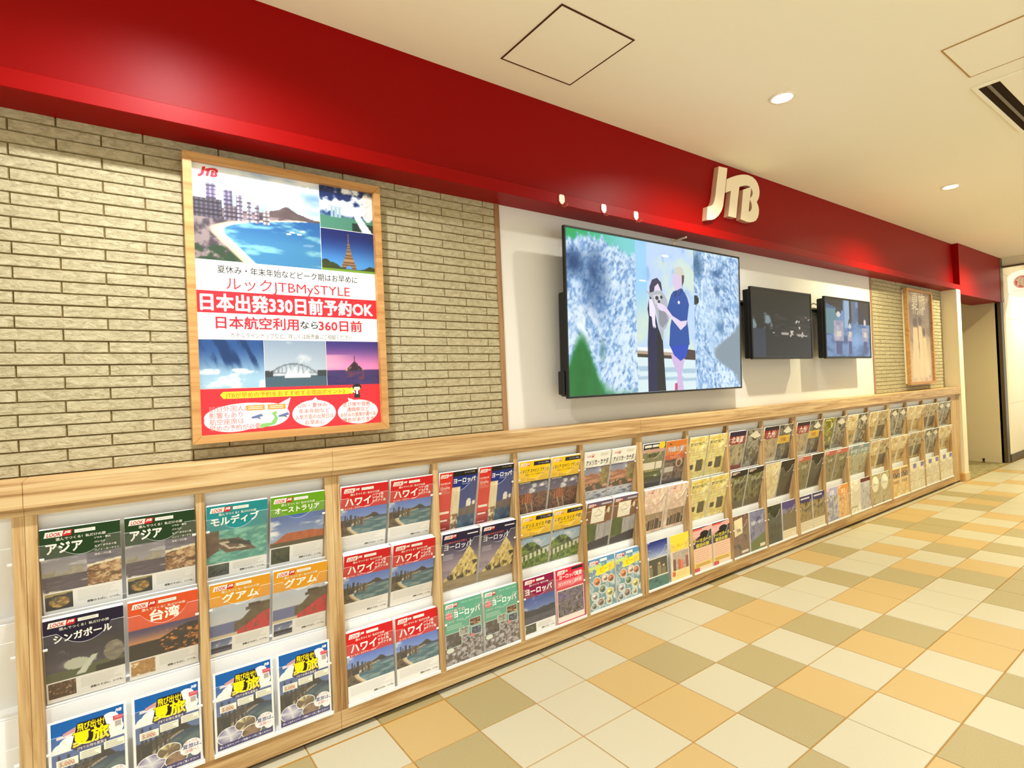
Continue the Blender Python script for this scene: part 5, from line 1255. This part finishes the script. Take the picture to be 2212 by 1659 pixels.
pair(7, 0, 'page', c_page, 'cream yellow leaflet with dark headline', .006, G); pair(7, 1, 'page', c_page, 'cream yellow leaflet with dark headline', .008, G); pair(7, 2, 'blackp', c_blackp, 'black and pink brochure with yellow title', .016, G)
put(8, 0, 0, 'hokk', c_hokk, 'red headed Hokkaido brochure', .012, G); put(8, 0, 1, 'gw1', lambda: c_greyw(541), 'grey landscape brochure', .006, G)
pair(8, 1, 'forest', c_forest, 'dark forest green brochure', .014, G)
put(8, 2, 0, 'brownl', c_brownl, 'brown leaflet with cream panel', .006, G); put(8, 2, 1, 'purple', c_purple, 'violet hiking leaflet with green slope', .010, G)
put(9, 0, 0, 'kyu', c_kyu, 'red headed Kyushu brochure', .010, G); put(9, 0, 1, 'yblk', c_yblk, 'grey brochure with yellow band', .006, G)
put(9, 1, 0, 'white', c_white, 'plain cream sheet', .004, G); put(9, 1, 1, 'blackb', c_blackb, 'plain black booklet', .012, G)
put(9, 2, 0, 'darkg', c_darkg, 'dark green leaflet', .006, G, dz=-.0); put(9, 2, 1, 'violet', c_violet, 'violet brochure with cream foot', .010, G)
put(10, 0, 0, 'kyu', c_kyu, 'red headed Kyushu brochure', .010, G); put(10, 0, 1, 'yblk', c_yblk, 'grey brochure with yellow band', .006, G)
put(10, 1, 0, 'redteal', c_redteal, 'muted red headed brochure', .006, G); put(10, 1, 1, 'blackb', c_blackb, 'plain black booklet', .016, G)
pair(10, 2, 'lodge', c_lodge, 'dark brown brochure with cream foot', .010, G)
put(11, 0, 0, 'green', c_green, 'lime green brochure', .010, G); put(11, 0, 1, 'gw2', lambda: c_greyw(542), 'grey and cream landscape brochure', .006, G)
pair(11, 1, 'redteal', c_redteal, 'muted red headed brochure', .012, G)
put(11, 2, 0, 'lilac', c_lilac, 'pale lilac leaflet', .006, G); put(11, 2, 1, 'tanw', c_tanw, 'orange tan leaflet', .008, G)
put(12, 0, 0, 'cr1', c_cream(600), 'cream brochure', .010, G); put(12, 0, 1, 'gw3', lambda: c_greyw(543), 'grey brown brochure', .008, G)
pair(12, 1, 'teal', c_teal, 'grey teal brochure', .014, G)
put(12, 2, 0, 'arch', c_arch, 'white leaflet with arched panel', .006, G); put(12, 2, 1, 'greyb', c_greyb, 'blue grey leaflet with dark red head', .008, G)
put(13, 0, 0, 'cr2', c_cream(602), 'cream leaflet', .006, G); put(13, 0, 1, 'cr3', c_cream(604, True), 'grey brown brochure', .010, G)
put(13, 1, 0, 'cr2', c_cream(602), 'cream leaflet', .006, G); put(13, 1, 1, 'cr3', c_cream(604, True), 'grey brown brochure', .012, G)
pair(13, 2, 'greenc', c_greenc, 'olive leaflet with white disc', .010, G)
pair(14, 0, 'gw4', lambda: c_greyw(544), 'pale grey green brochure', .010, G); pair(14, 1, 'cr1', c_cream(600), 'cream brochure', .010, G); pair(14, 2, 'fam', c_fam, 'cream family trip leaflet', .008, G)
pair(15, 0, 'cr4', c_cream(606), 'tan and cream brochure', .012, G); pair(15, 1, 'cr3', c_cream(604, True), 'grey brown brochure', .010, G); pair(15, 2, 'wb1', c_whiteb(630), 'white leaflet with blue block', .006, G)
pair(16, 0, 'cr3', c_cream(604, True), 'grey brown brochure', .012, G); pair(16, 1, 'gw4', lambda: c_greyw(544), 'pale grey green brochure', .012, G); pair(16, 2, 'wb2', c_whiteb(632), 'white leaflet with blue corner', .006, G)
pair(17, 0, 'gw5', lambda: c_greyw(545), 'grey olive brochure', .010, G); pair(17, 1, 'cr1', c_cream(600), 'cream brochure', .010, G); pair(17, 2, 'wb1', c_whiteb(630), 'white leaflet with blue block', .006, G)
